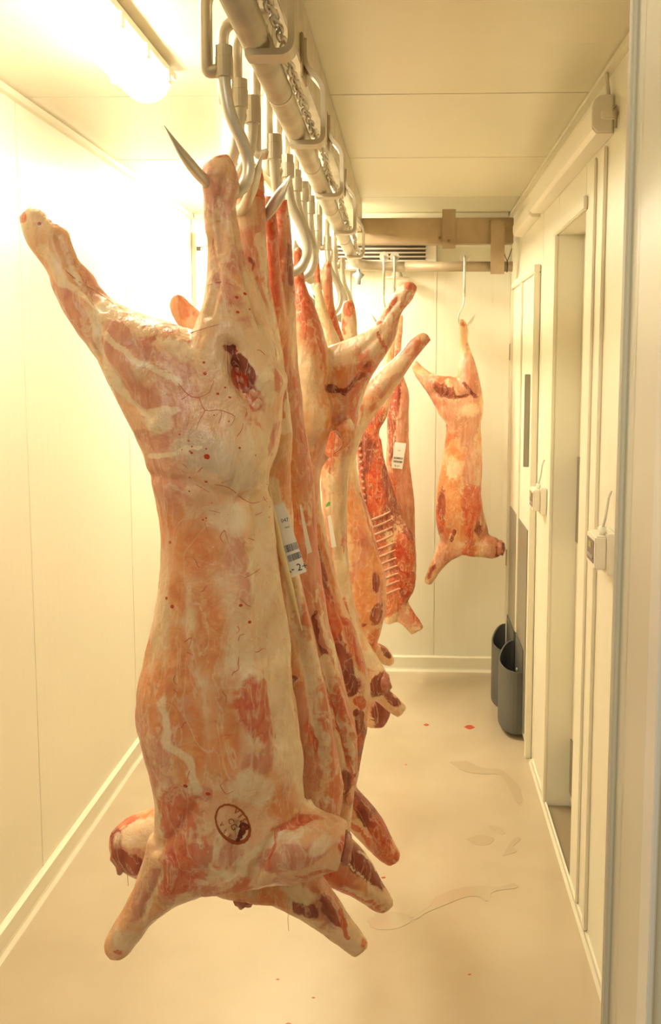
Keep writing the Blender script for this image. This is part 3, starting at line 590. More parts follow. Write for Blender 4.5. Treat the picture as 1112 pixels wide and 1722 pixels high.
# --- D
D = carcass('D', 'yellowish carcass at mid row with one hind leg raised right past the others', 2.06, .06, [
  {'s':[(494,420,508,413,0,.012),(494,455,510,452,0,.014),(495,480,514,478,0,.018),(492,520,530,515,0,.035),(490,560,547,565,0,.05),(488,610,553,600,0,.058),(488,650,552,645,0,.06)]},
  {'s':[(682,474,701,482,0,.016),(662,492,694,506,0,.02),(644,524,676,526,0,.022),(628,546,668,558,0,.028),(604,561,652,594,0,.04),(578,572,626,634,.01,.05),(552,582,610,672,.01,.058),(530,600,600,715,.01,.06),(510,640,590,760,.01,.055)], 'dy':.06},
  [(486,600,553,595,0,.055),(486,650,552,645,0,.065),(486,700,562,690,0,.065),(488,740,552,738,0,.06),(492,790,540,785,0,.05),(500,840,538,830,0,.045),(506,900,548,890,0,.045),(512,960,560,950,0,.05),(520,1020,577,1010,0,.052),(530,1080,600,1068,0,.055),(540,1130,616,1118,0,.055),(545,1180,624,1165,0,.05),(548,1230,619,1230,0,.045),(550,1280,611,1270,0,.04),(548,1330,600,1325,0,.035),(545,1380,592,1370,0,.035)],
  {'s':[(596,1322,560,1370,0,.04),(622,1352,582,1390,0,.038),(645,1385,603,1412,0,.034),(662,1415,625,1432,0,.030),(676,1440,652,1455,0,.022)]},
  {'s':[(590,700,560,720,-.03,.02),(600,730,575,742,-.03,.018),(585,752,560,762,-.03,.014),(552,772,540,778,-.02,.009),(534,800,528,800,-.02,.006)], 'dy':.03},
 ], [
  ('b',('e',501,440,30,10,90)),('b',('e',505,490,16,12,40)),('b7',('l',3,[(508,500),(516,515)])),('w',('e',510,640,60,24,85)),('g8',('e',516,650,26,22,0)),('g7',('e',530,740,22,18,0)),('o7',('l',3,[(540,580),(548,600),(545,640),(560,680)])),('w7',('e',530,700,40,20,90)),
  ('b',('e',692,482,14,7,30)),('b7',('l',3,[(672,492),(650,525),(632,546)])),('w',('e',600,590,50,22,-25)),('b7',('l',3,[(634,560),(645,575),(650,590)])),('m',('e',620,590,14,14,0)),('m7',('e',640,590,30,10,120)),
  ('r8',('l',7,[(555,652),(580,662),(600,645),(620,615)])),('g8',('e',615,630,30,10,-40)),('w7',('e',600,690,40,14,110)),('m6',('e',575,700,30,12,120)),('b5',('l',2,[(555,770),(580,740)])),('m8',('l',6,[(676,530),(655,570),(640,600),(622,640)])),('w7',('l',3,[(690,490),(660,530),(645,560)])),
  ('r',('l',17,[(522,930),(535,980),(552,1040),(570,1100),(590,1150)])),('o',('l',6,[(535,890),(552,960),(572,1030),(592,1080),(604,1110)])),('b8',('e',588,1050,24,6,60)),('w7',('e',600,1130,16,8,60)),('m8',('e',596,1140,30,14,60)),('b',('e',604,1180,14,10,30)),
  ('r',('l',9,[(606,1200),(610,1240),(604,1290)])),('o8',('l',4,[(622,1170),(620,1220),(608,1290)])),('m7',('l',8,[(510,830),(520,900)])),
  ('r',('e',622,1375,55,18,52)),('m7',('e',600,1350,30,16,50)),('b8',('l',5,[(590,1385),(620,1420),(655,1450)])),('w7',('l',5,[(600,1395),(640,1435),(665,1450)])),('b7',('e',668,1440,8,14,0)),
 ], [(('e',686,488,16,10,-50),.005),(('l',4,[(640,540),(668,505)]),-.004),(('l',5,[(640,560),(600,600)]),-.004),(('l',5,[(556,655),(585,668),(615,630)]),-.007),(('e',580,610,40,22,-30),.008),(('l',7,[(522,930),(560,1070),(590,1150)]),.006),(('l',4,[(545,930),(590,1080)]),-.004),(('e',620,1370,40,12,50),.006)],
  vox=.006, seed=4, gen=(.26,.2,.26))
# --- E
E_ = carcass('E', 'pale carcass with a small green ink mark, raised leg below the one before it', 2.42, .055, [
  {'s':[(526,448,540,438,0,.013),(528,480,541,478,0,.016),(530,520,550,520,0,.022),(532,570,570,565,0,.04),(534,620,590,620,0,.055)]},
  {'s':[(714,558,727,570,0,.014),(692,569,716,583,0,.017),(666,598,697,606,0,.02),(640,622,672,645,0,.028),(612,650,646,680,0,.04),(585,670,622,712,0,.05),(560,690,606,742,0,.055),(545,720,597,775,0,.05)]},
  [(534,620,590,620,0,.05),(536,680,600,680,0,.06),(538,730,606,735,0,.058),(538,780,592,775,0,.052),(540,840,585,830,0,.05),(543,900,583,895,0,.05),(548,960,588,955,0,.052),(556,1010,595,1008,0,.054),(565,1060,606,1055,0,.055),(570,1100,626,1090,0,.05),(575,1150,640,1110,0,.045)],
  {'s':[(606,1080,590,1180,0,.045),(628,1098,610,1184,0,.044),(645,1118,628,1180,0,.038),(653,1136,645,1166,0,.026)]},
  {'s':[(640,1150,615,1172,.02,.028),(655,1160,632,1178,.02,.026),(670,1174,648,1192,.02,.022),(686,1190,668,1206,.02,.017)]},
 ], [
  ('b7',('e',533,470,10,40,90)),('w',('e',535,500,30,6,90)),('w',('l',9,[(550,780),(560,850),(570,930),(582,1010),(600,1080)])),('g7',('l',7,[(578,760),(580,860),(582,950)])),('m8',('l',4,[(545,810),(550,880),(556,930)])),('o',('e',560,950,40,9,80)),
  ('m7',('l',5,[(700,590),(670,630),(640,670)])),('g8',('l',3,[(705,570),(668,600)])),('w8',('e',660,620,50,12,-38)),('g8',('e',640,650,24,12,-40)),('w7',('e',600,720,40,14,110)),('b6',('e',722,565,8,6,0)),
  ('w',('e',620,1110,24,14,40)),('r',('e',640,1150,26,16,-50)),('b8',('e',650,1135,14,8,60)),('r',('e',655,1172,28,8,45)),('w7',('e',678,1195,12,10,0)),
 ], [], vox=.0065, seed=5, gen=(.24,.22,.22))
# --- F
F_ = carcass('F', 'orange flanked carcass with dark red muscle spots behind the pale one', 2.95, .06, [
  {'s':[(578,508,592,502,0,.014),(573,530,600,525,0,.02),(572,570,602,570,0,.026),(568,620,610,620,0,.04),(566,700,618,700,0,.055)]},
  {'s':[(544,442,556,436,-.25,.014),(542,480,560,480,-.25,.02),(545,530,566,525,-.22,.025),(552,590,585,590,-.15,.035),(566,680,600,670,-.05,.045)]},
  [(566,660,614,660,0,.05),(564,720,612,720,0,.058),(562,780,600,775,0,.055),(564,830,609,825,0,.055),(566,880,625,875,0,.058),(568,930,638,930,0,.06),(572,970,649,970,0,.062),(576,1010,650,1010,0,.06),(582,1050,645,1052,0,.055),(590,1085,634,1086,0,.045),(600,1102,622,1100,0,.03)],
  {'s':[(628,1080,606,1104,.04,.03),(648,1086,624,1108,.04,.026),(660,1100,640,1116,.04,.02),(666,1112,655,1122,.04,.014)]},
  {'s':[(600,1150,640,1160,.02,.03),(605,1170,656,1172,.02,.04),(606,1195,658,1200,.02,.04),(608,1218,646,1222,.02,.03)]},
  {'s':[(590,1060,630,1060,.03,.03),(590,1120,628,1120,.03,.03),(600,1180,640,1180,.03,.035)]},
 ], [
  ('b',('e',586,518,14,10,90)),('b7',('e',578,550,20,5,90)),('w7',('e',590,545,26,8,90)),('m',('e',552,480,40,6,85)),('b6',('e',550,445,10,6,0)),
  ('o',('e',600,880,90,16,75)),('o',('e',618,960,60,28,85)),('o7',('e',610,1020,50,28,90)),('r',('e',632,978,18,7,95)),('r',('e',634,1032,20,9,100)),('r7',('e',612,1050,7,5,0)),('o',('e',630,1080,22,9,110)),('b7',('l',3,[(606,830),(622,880),(640,940)])),('g7',('e',622,1010,16,40,0)),
  ('r',('e',642,1195,16,28,10)),('m',('e',628,1190,14,18,0)),('r8',('e',648,1095,18,5,60)),
 ], [], vox=.008, seed=6, gen=(.28,.36,.24))
# --- G : opened carcass with ribs
G = carcass('G', 'opened dark red carcass showing a ladder of ribs inside', 4.46, .045, [
  {'s':[(650,560,668,556,0,.014),(646,600,664,600,0,.02),(640,640,664,640,0,.03),(628,690,654,690,0,.04),(612,720,640,720,0,.045)]},
  [(603,690,640,690,0,.04),(600,740,639,735,0,.045),(602,790,650,790,0,.045),(606,840,664,835,0,.045),(612,880,678,878,0,.05),(620,920,697,908,0,.055),(628,960,701,955,0,.055),(638,1000,696,990,0,.05),(645,1030,680,1020,0,.04),(648,1050,668,1045,0,.03)],
  {'s':[(684,1005,655,1030,0,.03),(694,1026,662,1040,0,.025),(706,1040,680,1056,0,.022),(714,1055,692,1068,0,.016)]},
 ], [
  ('r',('e',630,780,120,40,80)),('m',('l',8,[(618,710),(640,790),(660,850),(690,905)])),('r',('e',690,900,20,10,40)),('o7',('l',3,[(638,740),(656,810),(680,880),(700,930)])),('b8',('l',5,[(606,760),(612,830)])),('m',('l',9,[(630,870),(645,940),(652,1000)])),
  ('r',('e',675,960,50,18,80)),('b',('e',662,1020,24,12,-40)),('b',('e',690,990,10,20,10)),('m',('e',688,1045,24,8,40)),('w6',('e',700,1058,12,6,0)),
 ], [(('e',648,930,60,20,75),-.022),(('l',5,[(640,740),(660,820),(690,900)]),.006)], vox=.008, seed=7, namp=.005, gen=(.45,.1,.35))
# --- I : carcass with paper tag on the back rail
I_ = carcass('I', 'reddish brown carcass at the back carrying a small paper label', 4.66, .045, [
  {'s':[(662,532,680,528,0,.012),(660,552,678,550,0,.014),(656,590,676,590,0,.02),(652,630,680,632,0,.03),(652,665,689,662,0,.04),(650,700,688,700,0,.045)]},
  [(652,640,682,640,0,.03),(650,690,688,680,0,.045),(650,735,688,730,0,.048),(649,785,690,780,0,.05),(652,840,697,840,0,.055),(650,900,699,900,0,.055),(655,950,700,950,0,.05),(660,1000,690,1000,0,.04)],
 ], [('m',('e',668,700,150,26,88)),('r',('e',662,660,70,12,95)),('r7',('e',660,740,50,8,90)),('o',('l',5,[(688,690),(690,780),(697,860)])),('o',('e',675,830,60,16,85)),('m8',('e',680,760,50,10,90)),('w6',('l',2,[(668,700),(660,780)]))], [], vox=.009, seed=8, gen=(.35,.3,.1))
# --- H : lone carcass at right
H = carcass('H', 'lone carcass on the back pipe at right, left hind leg spread, neck cut', 4.55, .07, [
  {'s':[(772,536,779,535,0,.010),(771,550,788,552,0,.013),(772,578,788,576,0,.018),(774,597,795,595,0,.025),(770,622,803,622,0,.04),(766,650,810,652,0,.055),(760,685,814,680,0,.065)]},
  {'s':[(692,616,700,604,0,.015),(698,632,714,619,0,.02),(713,652,736,631,0,.032),(726,675,766,634,0,.05),(738,700,800,650,0,.065)]},
  [(728,676,800,636,0,.05),(738,698,813,685,0,.07),(749,714,809,712,0,.07),(748,745,811,743,0,.068),(741,785,812,785,0,.072),(733,827,810,827,0,.078),(732,870,816,866,0,.075),(736,898,822,895,0,.06),(746,918,818,915,0,.05),(752,932,806,933,0,.04)],
  {'s':[(800,886,785,936,0,.045),(822,899,806,937,0,.042),(838,906,825,940,0,.036),(848,918,839,937,0,.026)]},
  {'s':[(740,908,775,936,0,.04),(730,932,758,944,0,.03),(720,956,740,962,0,.024),(714,974,730,978,0,.02),(714,981,725,984,0,.014)]},
 ], [
  ('m',('e',725,648,26,9,40)),('r7',('e',745,655,24,12,20)),('m8',('e',775,650,30,10,30)),('r7',('l',4,[(740,665),(770,668),(786,664)])),('m',('e',782,620,8,10,0)),('r7',('l',4,[(780,645),(790,655),(800,665)])),('w7',('e',790,690,20,14,0)),('g7',('e',798,640,30,10,80)),
  ('b6',('e',778,545,8,6,0)),('o',('l',6,[(755,735),(760,755),(775,770),(788,762)])),('r6',('l',2,[(750,715),(745,760)])),('o',('e',748,830,60,16,92)),('r7',('e',742,860,50,9,92)),('o8',('e',765,825,40,14,92)),('w7',('e',762,790,16,20,0)),('g8',('e',795,800,80,12,90)),('g7',('e',780,860,40,10,90)),
  ('m',('e',805,870,26,9,80)),('r7',('e',805,890,16,8,80)),('o',('e',798,890,9,7,0)),('r',('e',806,892,5,5,0)),('r7',('l',4,[(765,895),(758,910)])),('w6',('e',790,915,30,8,0)),('m8',('e',780,928,30,7,-5)),('r',('e',842,922,8,17,20)),('m',('e',828,925,14,9,-20)),('m',('e',732,948,28,7,122)),('r6',('e',726,960,20,5,120)),('w6',('e',718,979,7,6,0)),
 ], [(('l',6,[(735,660),(770,670),(795,662)]),-.008),(('e',735,648,24,12,30),.008),(('e',806,891,8,7,0),-.008)], vox=.008, seed=9, gen=(.34,.3,.12))
# ragged neck cuts / flaps / flesh scraps
def lump(name, key, parent, px, py, Y, r, m_, sx=1, sz=1, seed=0, lab=None):
    c = P(px, py, Y); bm = bmesh.new(); bmesh.ops.create_icosphere(bm, subdivisions=3, radius=r)
    for v in bm.verts:
        k = 1+.35*noise.noise(v.co*(2.2/r)+Vector((seed,0,0))); v.co = Vector((v.co.x*k*sx, v.co.y*k*.8, v.co.z*k*sz))+c
    o = obj(name, bm, m_, parent, True); 
    if lab: o['label'] = lab
    return o
M_red = mat('raw_red_meat', (.36,.07,.035), .35, nz=(70,(.55,.24,.15)), bump=(90,.5))
M_pink = mat('pale_tissue', (.78,.47,.30), .35, nz=(60,(.72,.35,.2)), bump=(70,.4))
lump('neck_cut', 'B', B, 206, 1437, 1.60, .022, M_red, .9, 1.5, 3, 'ragged dark red cut face')
lump('neck_cut', 'A', A, 580, 1426, 1.438, .028, M_red, .42, .95, 11, 'dark red cut face of the neck')
lump('neck_cut', 'H', H, 842, 922, 4.53, .03, M_red, .7, 1.2, 4, 'ragged dark red cut face')
lump('neck_cut', 'E', E_, 646, 1150, 2.40, .022, M_red, .8, 1.3, 5, 'ragged dark red cut face')
lump('flesh_scrap', 'B', B, 410, 1512, 1.62, .014, M_red, 1.2, 1.2, 6, 'dark red scrap')
for k, (px, py) in enumerate(((398,622),(405,640),(412,655),(425,662),(436,676),(430,684))):
    h = hit('A', px, py, -.006)
    if h:
        bm = bmesh.new(); bmesh.ops.create_icosphere(bm, subdivisions=2, radius=.009)
        for v in bm.verts: v.co = v.co*(1+.5*noise.noise(v.co*260+Vector((k,0,0))))+h[0]
        obj('torn_flesh', bm, M_red if k < 3 else M_pink, A, True)
lump('scrap', 'C', C_, 588, 1345, 1.76, .009, M_pink, .8, 1.3, 8)
# ribs inside G
for k in range(11):
    y = 868+k*12.5; x0 = 624+k*2.3; bm = bmesh.new()
    surf_line(bm, 'G', [(x0, y+7), (x0+10, y+3), (x0+22, y-2), (x0+33-k*.6, y-8+k*.5)], .007, -.001, 8)
    if len(bm.verts): obj('rib', bm, M_rib, G, True)
    else: bm.free()
for k in range(12):
    h = hit('G', 606+k*1.0, 745+k*11, .004)
    if h:
        bm = bmesh.new(); box(bm, h[0], (.018,.012,.024), .004); obj('vertebra', bm, M_red, G, True)
# blood vessels and spots on A
rg = random.Random(5)
bm = bmesh.new()
V = [[(300,645),(318,665),(335,668),(352,660)],[(305,672),(320,662)],[(335,668),(345,690),(372,690),(368,712)],[(345,690),(336,706),(330,722)],[(352,660),(360,640)],[(372,690),(395,700),(388,716)],
     [(340,735),(348,768)],[(362,815),(385,820),(410,840),(428,846),(450,838)],[(372,812),(390,806)],[(330,815),(352,828)],[(352,858),(385,866)],[(378,892),(384,912)],[(345,880),(350,898)],[(412,972),(430,962),(438,956)],[(418,905),(428,908)],
     [(396,1178),(420,1176)],[(378,1236),(392,1236)],[(310,1080),(322,1072),(318,1088)],[(370,1320),(380,1335),(392,1330)],[(382,1310),(372,1320)],[(308,1455),(305,1475)],[(110,455),(135,475),(165,492),(190,510)],[(140,478),(136,510)],[(350,480),(372,474),(392,480)],[(320,560),(345,552),(370,545)]]
for _ in range(24):
    x, y = rg.uniform(290,450), rg.uniform(580,1330); a = rg.uniform(0, 6.28); p = [(x,y)]
    for k in range(rg.randint(2,4)): a += rg.uniform(-.8,.8); s = rg.uniform(4,8); x += math.cos(a)*s; y += math.sin(a)*s; p.append((x,y))
    V.append(p)
for p in V: surf_line(bm, 'A', p, .0007, .0)
tag(obj('blood_vessel', bm, M_vein, A), 'fine red branching vessels', None, None, 'stuff')
bm = bmesh.new()
sp = [(66,376,3),(83,362,4),(348,768,5),(286,912,3),(280,1006,3),(290,1020,4),(398,590,3),(345,628,3),(405,1018,3),(420,1046,3),(312,1322,4),(350,1335,4),(398,500,3),(412,494,3),(420,520,2),(400,525,3)]
sp += [(rg.uniform(300,460), rg.uniform(560,880), rg.uniform(1,2.4)) for _ in range(26)]
for x, y, r in sp:
    h = hit('A', x, y, 0)
    if h:
        vs = bmesh.ops.create_icosphere(bm, subdivisions=1, radius=1)['verts']; q = h[1].to_track_quat('Z','Y').to_matrix()
        for v in vs: v.co = h[0]+q@Vector((v.co.x*r*.0009*(1+.4*rg.random()), v.co.y*r*.0009, v.co.z*.0004))
tag(obj('blood_spot', bm, M_blood, A), 'scattered red spots', None, None, 'stuff')
# oval ink stamp on A, laid on the skin
def on_skin(cx, cy, u, v, ang):   # u along the long axis, v across, photograph units
    a = math.radians(ang); return cx+u*math.cos(a)-v*math.sin(a), cy+u*math.sin(a)+v*math.cos(a)
SC = (391.5, 1385, 55)
bm = bmesh.new(); prev = None; N = 64; inner = []; outer = []
for k in range(N):
    a = 2*PI*k/N; jig = 1+.04*noise.noise(Vector((k*.7,0,0))); w_ = 1.6+1.6*max(0, math.cos(a-.4))+.8*noise.noise(Vector((k*.5,3,0)))
    for lst, g in ((inner, -w_), (outer, w_)):
        x, y = on_skin(SC[0], SC[1], (35+g)*math.cos(a)*jig, (25+g)*math.sin(a)*jig, SC[2]); h = hit('A', x, y, .0006); lst.append(bm.verts.new(h[0]) if h else None)
for k in range(N):
    f = (inner[k], outer[k], outer[(k+1)%N], inner[(k+1)%N])
    if all(f): bm.faces.new(f)
st = obj('ink_stamp', bm, M_stamp, A); st['label'] = 'oval brown ink stamp'
def glyphs(text, cx, cy, size, ang, key, m_, parent, name='stamp_letter', wid=1.0):
    cu = bpy.data.curves.new('t', 'FONT'); cu.body = text; cu.size = 1; cu.align_x = 'CENTER'; cu.align_y = 'CENTER'; cu.resolution_u = 3
    o = bpy.data.objects.new('t', cu); COL.objects.link(o); dg = DG(); dg.update(); me = bpy.data.meshes.new_from_object(o.evaluated_get(dg)); COL.objects.unlink(o); bpy.data.objects.remove(o)
    bm = bmesh.new(); bm.from_mesh(me)
    bmesh.ops.triangulate(bm, faces=bm.faces[:])
    bad = []
    for v in bm.verts:
        x, y = on_skin(cx, cy, v.co.x*size*wid, -v.co.y*size, ang); h = hit(key, x, y, .0012 if key=='A' else .0)
        if h: v.co = h[0]
        else: bad.append(v)
    if bad: bmesh.ops.delete(bm, geom=bad, context='VERTS')
    return obj(name, bm, m_, parent)
for ch, u, v, sz, an in (('V',-14,-17,15,40),('I',-4,-18,15,50),('E',6,-17,15,60),('E',17,-13,14,75),('C',-6,0,13,55),('G',5,2,15,55),('V',-10,16,10,55),('L',3,17,10,50),('E',14,16,10,42)):
    x, y = on_skin(SC[0], SC[1], u, v, SC[2]); glyphs(ch, x, y, sz, an, 'A', M_stamp, st)
bm = bmesh.new()
for (u, v, r) in ((14,-12,7),(20,-6,6),(24,2,5),(18,-16,5),(27,8,4)):
    x, y = on_skin(SC[0], SC[1], u, v, SC[2]); c = hit('A', x, y, .0009)
    ring = []
    for k in range(14):
        a = 2*PI*k/14; q = r*(1+.35*noise.noise(Vector((k*.9,r,0)))); h = hit('A', x+q*math.cos(a), y+q*math.sin(a), .0009)
        if h: ring.append(bm.verts.new(h[0]))
    if len(ring) > 3: bm.faces.new(ring)
obj('ink_smudge', bm, M_stampd, st)
# green ink mark on E
h = hit('E', 552, 848, .001)
if h:
    bm = bmesh.new(); ring = []
    for k in range(12):
        a = 2*PI*k/12; x, y = on_skin(552, 848, 5*math.cos(a), 2.2*math.sin(a), -55); q = hit('E', x, y, .0012)
        if q: ring.append(bm.verts.new(q[0]))
    if len(ring) > 3: bm.faces.new(ring); obj('ink_mark', bm, M_green, E_)['label'] = 'small green ink mark'
    else: bm.free()
# a few dangling hairs
bm = bmesh.new(); tube(bm, [P(486,1532,1.6),P(484,1545,1.6),P(486,1566,1.6)], .0004, 4); tube(bm, [P(214,1468,1.6),P(216,1490,1.6)], .0005, 4); obj('hair_strand', bm, M_vein, B)
# ------------------------------------------------------------------ paper labels
def label_card(name, corners, Y, texts, bars, label, grp=None, th=.0006, dYs=(0,0,0,0)):
    """corners TL,TR,BR,BL in photograph units; a thin card at depth Y"""
    Q = [P(x, y, Y+d) for (x, y), d in zip(corners, dYs)]; t = empty(name, sum(Q, Vector())/4)
    def at(u, v, off=0): 
        a = Q[0].lerp(Q[1], u); b = Q[3].lerp(Q[2], u); return a.lerp(b, v)+nrm*off
    nrm = (Q[1]-Q[0]).cross(Q[3]-Q[0]).normalized()
    if nrm.y > 0: nrm = -nrm
    bm = bmesh.new(); n = 8; F1 = []; F2 = []
    for i in range(n+1):
        bend = .0012*math.sin(PI*i/n)
        F1.append([bm.verts.new(at(u, i/n, th+bend)) for u in (0,.5,1)]); F2.append([bm.verts.new(at(u, i/n, bend)) for u in (0,.5,1)])
    for i in range(n):
        for j in range(2): bm.faces.new((F1[i][j],F1[i][j+1],F1[i+1][j+1],F1[i+1][j])); bm.faces.new((F2[i][j],F2[i+1][j],F2[i+1][j+1],F2[i][j+1]))
        for j in (0,2): bm.faces.new((F1[i][j],F1[i+1][j],F2[i+1][j],F2[i][j]))
    for i in (0,n):
        for j in range(2): bm.faces.new((F1[i][j],F1[i][j+1],F2[i][j+1],F2[i][j]))
    obj('card', bm, M_paper, t)
    for (u0, u1, v0, v1, k) in bars:
        bm = bmesh.new(); r = random.Random(k); u = u0
        while u < u1:
            w_ = r.choice((.012,.02,.03,.04)); f = [at(a, b, th+.0016) for a, b in ((u,v0),(min(u+w_,u1),v0),(min(u+w_,u1),v1),(u,v1))]; bm.faces.new([bm.verts.new(p) for p in f]); u += w_+r.choice((.012,.02,.03))
        obj('barcode', bm, M_ink, t)
    for (s, u, v, sz) in texts:
        cu = bpy.data.curves.new('t', 'FONT'); cu.body = s; cu.size = 1; cu.align_x = 'CENTER'; cu.align_y = 'CENTER'; cu.resolution_u = 2
        o = bpy.data.objects.new('t', cu); COL.objects.link(o); dg = DG(); dg.update(); me = bpy.data.meshes.new_from_object(o.evaluated_get(dg)); COL.objects.unlink(o); bpy.data.objects.remove(o)
        ex = (Q[1]-Q[0]).normalized(); ey = (Q[0]-Q[3]).normalized(); c = at(u, v, th+.0018); bm = bmesh.new(); bm.from_mesh(me)
        for q in bm.verts: q.co = c+ex*q.co.x*sz+ey*q.co.y*sz
        obj('lettering', bm, M_ink, t)
    return tag(t, label, 'label', grp)
label_card('paper_label', [(452,852),(478,846),(516,961),(489,972)], 1.525, [('R- 2+', .50,.90,.0165),('047',.72,.23,.0085),('0065',.74,.33,.004)], [(.2,.98,.56,.66,1),(.2,.98,.70,.79,2)],
  'long white label printed R- 2+ with two barcodes beside the front carcass')
label_card('paper_label', [(664.3,743.5),(683.4,745.6),(676.7,789),(658.3,786.7)], 4.608, [('R-2+', .5,.90,.013),('0431',.5,.3,.008)], [(.1,.9,.56,.64,3),(.1,.9,.69,.77,4)],
  'small beige barcode label on the reddish brown carcass at the back')
label_card('paper_label', [(551,868),(556,866),(566,919),(558,921)], 2.357, [], [], 'narrow white label seen half hidden, below the green ink mark')
label_card('paper_label', [(504,850),(507,848),(525,928),(517,932)], 1.70, [], [], 'thin pinkish edge of a paper label right of the barcode label')
# yellow fat fold lying over the left edge of the printed label
bm = bmesh.new(); tube(bm, [P(451,806,1.512),P(457,850,1.512),P(464,880,1.512),P(472,920,1.512),P(482,960,1.512),P(492,1000,1.53),P(508,1060,1.55)], [.001,.003,.0042,.005,.005,.004,.001], 10, None, 4)
obj('fat_fold', bm, M_fatfold, B, True)['label'] = 'yellow fold of fat'
# ------------------------------------------------------------------ back wall evaporator
ev = empty('evaporator', (-.6, YW-.15, CZ+.55))
xa, xb = -.70, P(735,430,YW-.12).x; zt0, zb_ = P(700,408,YW-.12).z, P(700,452,YW-.12).z
obj('housing', bx(xa, xb, YW-.12, YW-.002, zb_, zt0+.01, .006), M_white, ev)
xg0, xg1 = P(600,420,YW-.12).x-.12, P(716,420,YW-.12).x; zg0, zg1 = P(700,439,YW-.12).z, P(700,412,YW-.12).z
obj('grille_back', bx(xg0, xg1, YW-.123, YW-.118, zg0, zg1), M_grill, ev)
for k in range(5):
    z = zg0+(zg1-zg0)*k/4; bm = bmesh.new(); box(bm, ((xg0+xg1)/2, YW-.13, z), (xg1-xg0+.01,.018,.007), 0, None); obj('louvre_slat', bm, M_slat, ev)
cc = P(668,467,YW-.10); obj('drain_cup', tube(bmesh.new(), [cc+Vector((0,0,.03)), cc+Vector((0,0,.004)), cc, cc-Vector((0,0,.006))], [.02,.03,.062,.05], 18), M_slat, ev, True)
tag(ev, 'white cooling unit with dark louvre grille high on the back wall', 'cooler')
a = P(331,389,YW-.03); b = P(346,416,YW-.03); sb = empty('junction_box', ((a.x+b.x)/2, YW-.03, b.z))
obj('body', bx(a.x, b.x, YW-.07, YW-.031, b.z, a.z, .006), M_white, sb); obj('gland', cyl(bmesh.new(), ((a.x+b.x)/2-.01,YW-.05,b.z), ((a.x+b.x)/2-.01,YW-.05,b.z-.018), .010, 10), M_dark, sb)
tag(sb, 'small white box high in the back left corner beside the front leg', 'junction box')
# ------------------------------------------------------------------ right wall fittings
def cover(Ya, Yb, x0, z0, z1, label, pipe=False):
    t = empty('rail_cover', ((x0+XR)/2, (Ya+Yb)/2, z0)); bm = bmesh.new()
    prof = [(XR-.001,z0),(x0+.012,z0),(x0+.002,z0+.010),(x0,z0+.022),(x0,z1-.03),(x0+.006,z1-.012),(x0+.020,z1-.002),(x0+.03,z1),(XR-.001,z1)]
    rgs = [[bm.verts.new((u, yy, v)) for u, v in prof] for yy in (Ya, Yb)]
    for k in range(len(prof)): bm.faces.new((rgs[0][k], rgs[0][(k+1)%len(prof)], rgs[1][(k+1)%len(prof)], rgs[1][k]))
    bm.faces.new(rgs[0][::-1]); bm.faces.new(rgs[1]); es = [e for e in bm.edges if abs(e.verts[0].co.y-Ya) < 1e-5 and abs(e.verts[1].co.y-Ya) < 1e-5]
    bmesh.ops.bevel(bm, geom=es, offset=.005, segments=2, affect='EDGES', clamp_overlap=True)
    obj('cover', bm, M_white, t)
    if pipe:
        bm = cyl(bmesh.new(), (x0+.045,Ya+.03,z1-.003),(x0+.038,Ya+.03,ZC-.032), .006, 10); obj('conduit', bm, M_trim, t, True)
    return tag(t, label, 'rail cover')
q = onX(1045,190,XR)
a0 = P(997,160,2.50); z1 = P(1000,158,2.50).z; z0 = P(1000,224,2.50).z
cover(2.50, 3.78, a0.x, z0, z1, 'long white rounded cover along the top of the right wall', True)
cover(3.86, 4.45, a0.x+.01, z0-.0, z1-.02, 'shorter white cover behind the long one near the back corner')
hk = empty('wall_latch', (XR-.02, 2.46, z0+.03)); obj('arm', bx(XR-.04, XR-.001, 2.455, 2.47, z0+.025, z0+.045, .003), M_trim, hk)
obj('bolt', tube(bmesh.new(), rnd_corner([(XR-.014,2.452,z0+.05),(XR-.006,2.452,z0+.055),(XR-.006,2.452,z0+.0)], .004, 3), .003, 6), M_paint_shade, hk)
tag(hk, 'small latch with a bent pin at the near end of the long cover', 'latch')
def wall_box(px0, py0, px1, py1, dep, label, disp=False):
    """box screwed to the right wall: its near face spans the given area"""
    Yn = onX(px1, (py0+py1)/2, XR).y; a = P(px0, py0, Yn); b = P(px1, py1, Yn); t = empty('control_box', (XR-dep/2, Yn+.05, b.z))
    L_ = .11 if disp else .10; zc = (a.z+b.z)/2; hh = (a.z-b.z)/2
    obj('body', bx(XR-dep, XR-.022, Yn, Yn+L_, b.z+.004, a.z-.004, .004), M_white, t)
    obj('back_box', bx(XR-.024, XR-.001, Yn-.012, Yn+L_+.012, b.z-.008, a.z+.004, .003), M_white, t)
    cx_ = XR-dep*.55
    obj('gland', cyl(bmesh.new(), (cx_,Yn+.03,a.z-.004),(cx_,Yn+.03,a.z+.016), .009, 12), M_white, t, True)
    obj('cable', tube(bmesh.new(), [(cx_,Yn+.03,a.z+.014),(cx_+.006,Yn+.03,a.z+.04),(XR-.012,Yn+.05,a.z+.085),(XR-.004,Yn+.06,a.z+.10)], .0032, 8, None, 4), M_cable, t, True)
    xf = XR-dep-.0012
    obj('display', bx(xf, XR-dep, Yn+.014, Yn+L_-.012, zc-hh*.62, zc+hh*.62, .0004), M_lcd, t)
    obj('screen', bx(xf-.0012, xf, Yn+.045, Yn+.075, zc+hh*.12, zc+hh*.45, 0), M_lcdg, t)
    for k in range(4): obj('button', bx(xf-.0015, xf, Yn+.024+k*.017, Yn+.034+k*.017, zc-hh*.42, zc-hh*.22, .0004), M_cable, t)
    return tag(t, label, 'control box')
wall_box(1008, 900, 1037, 962, .052, 'near white control box with a dark display on the right wall', True)
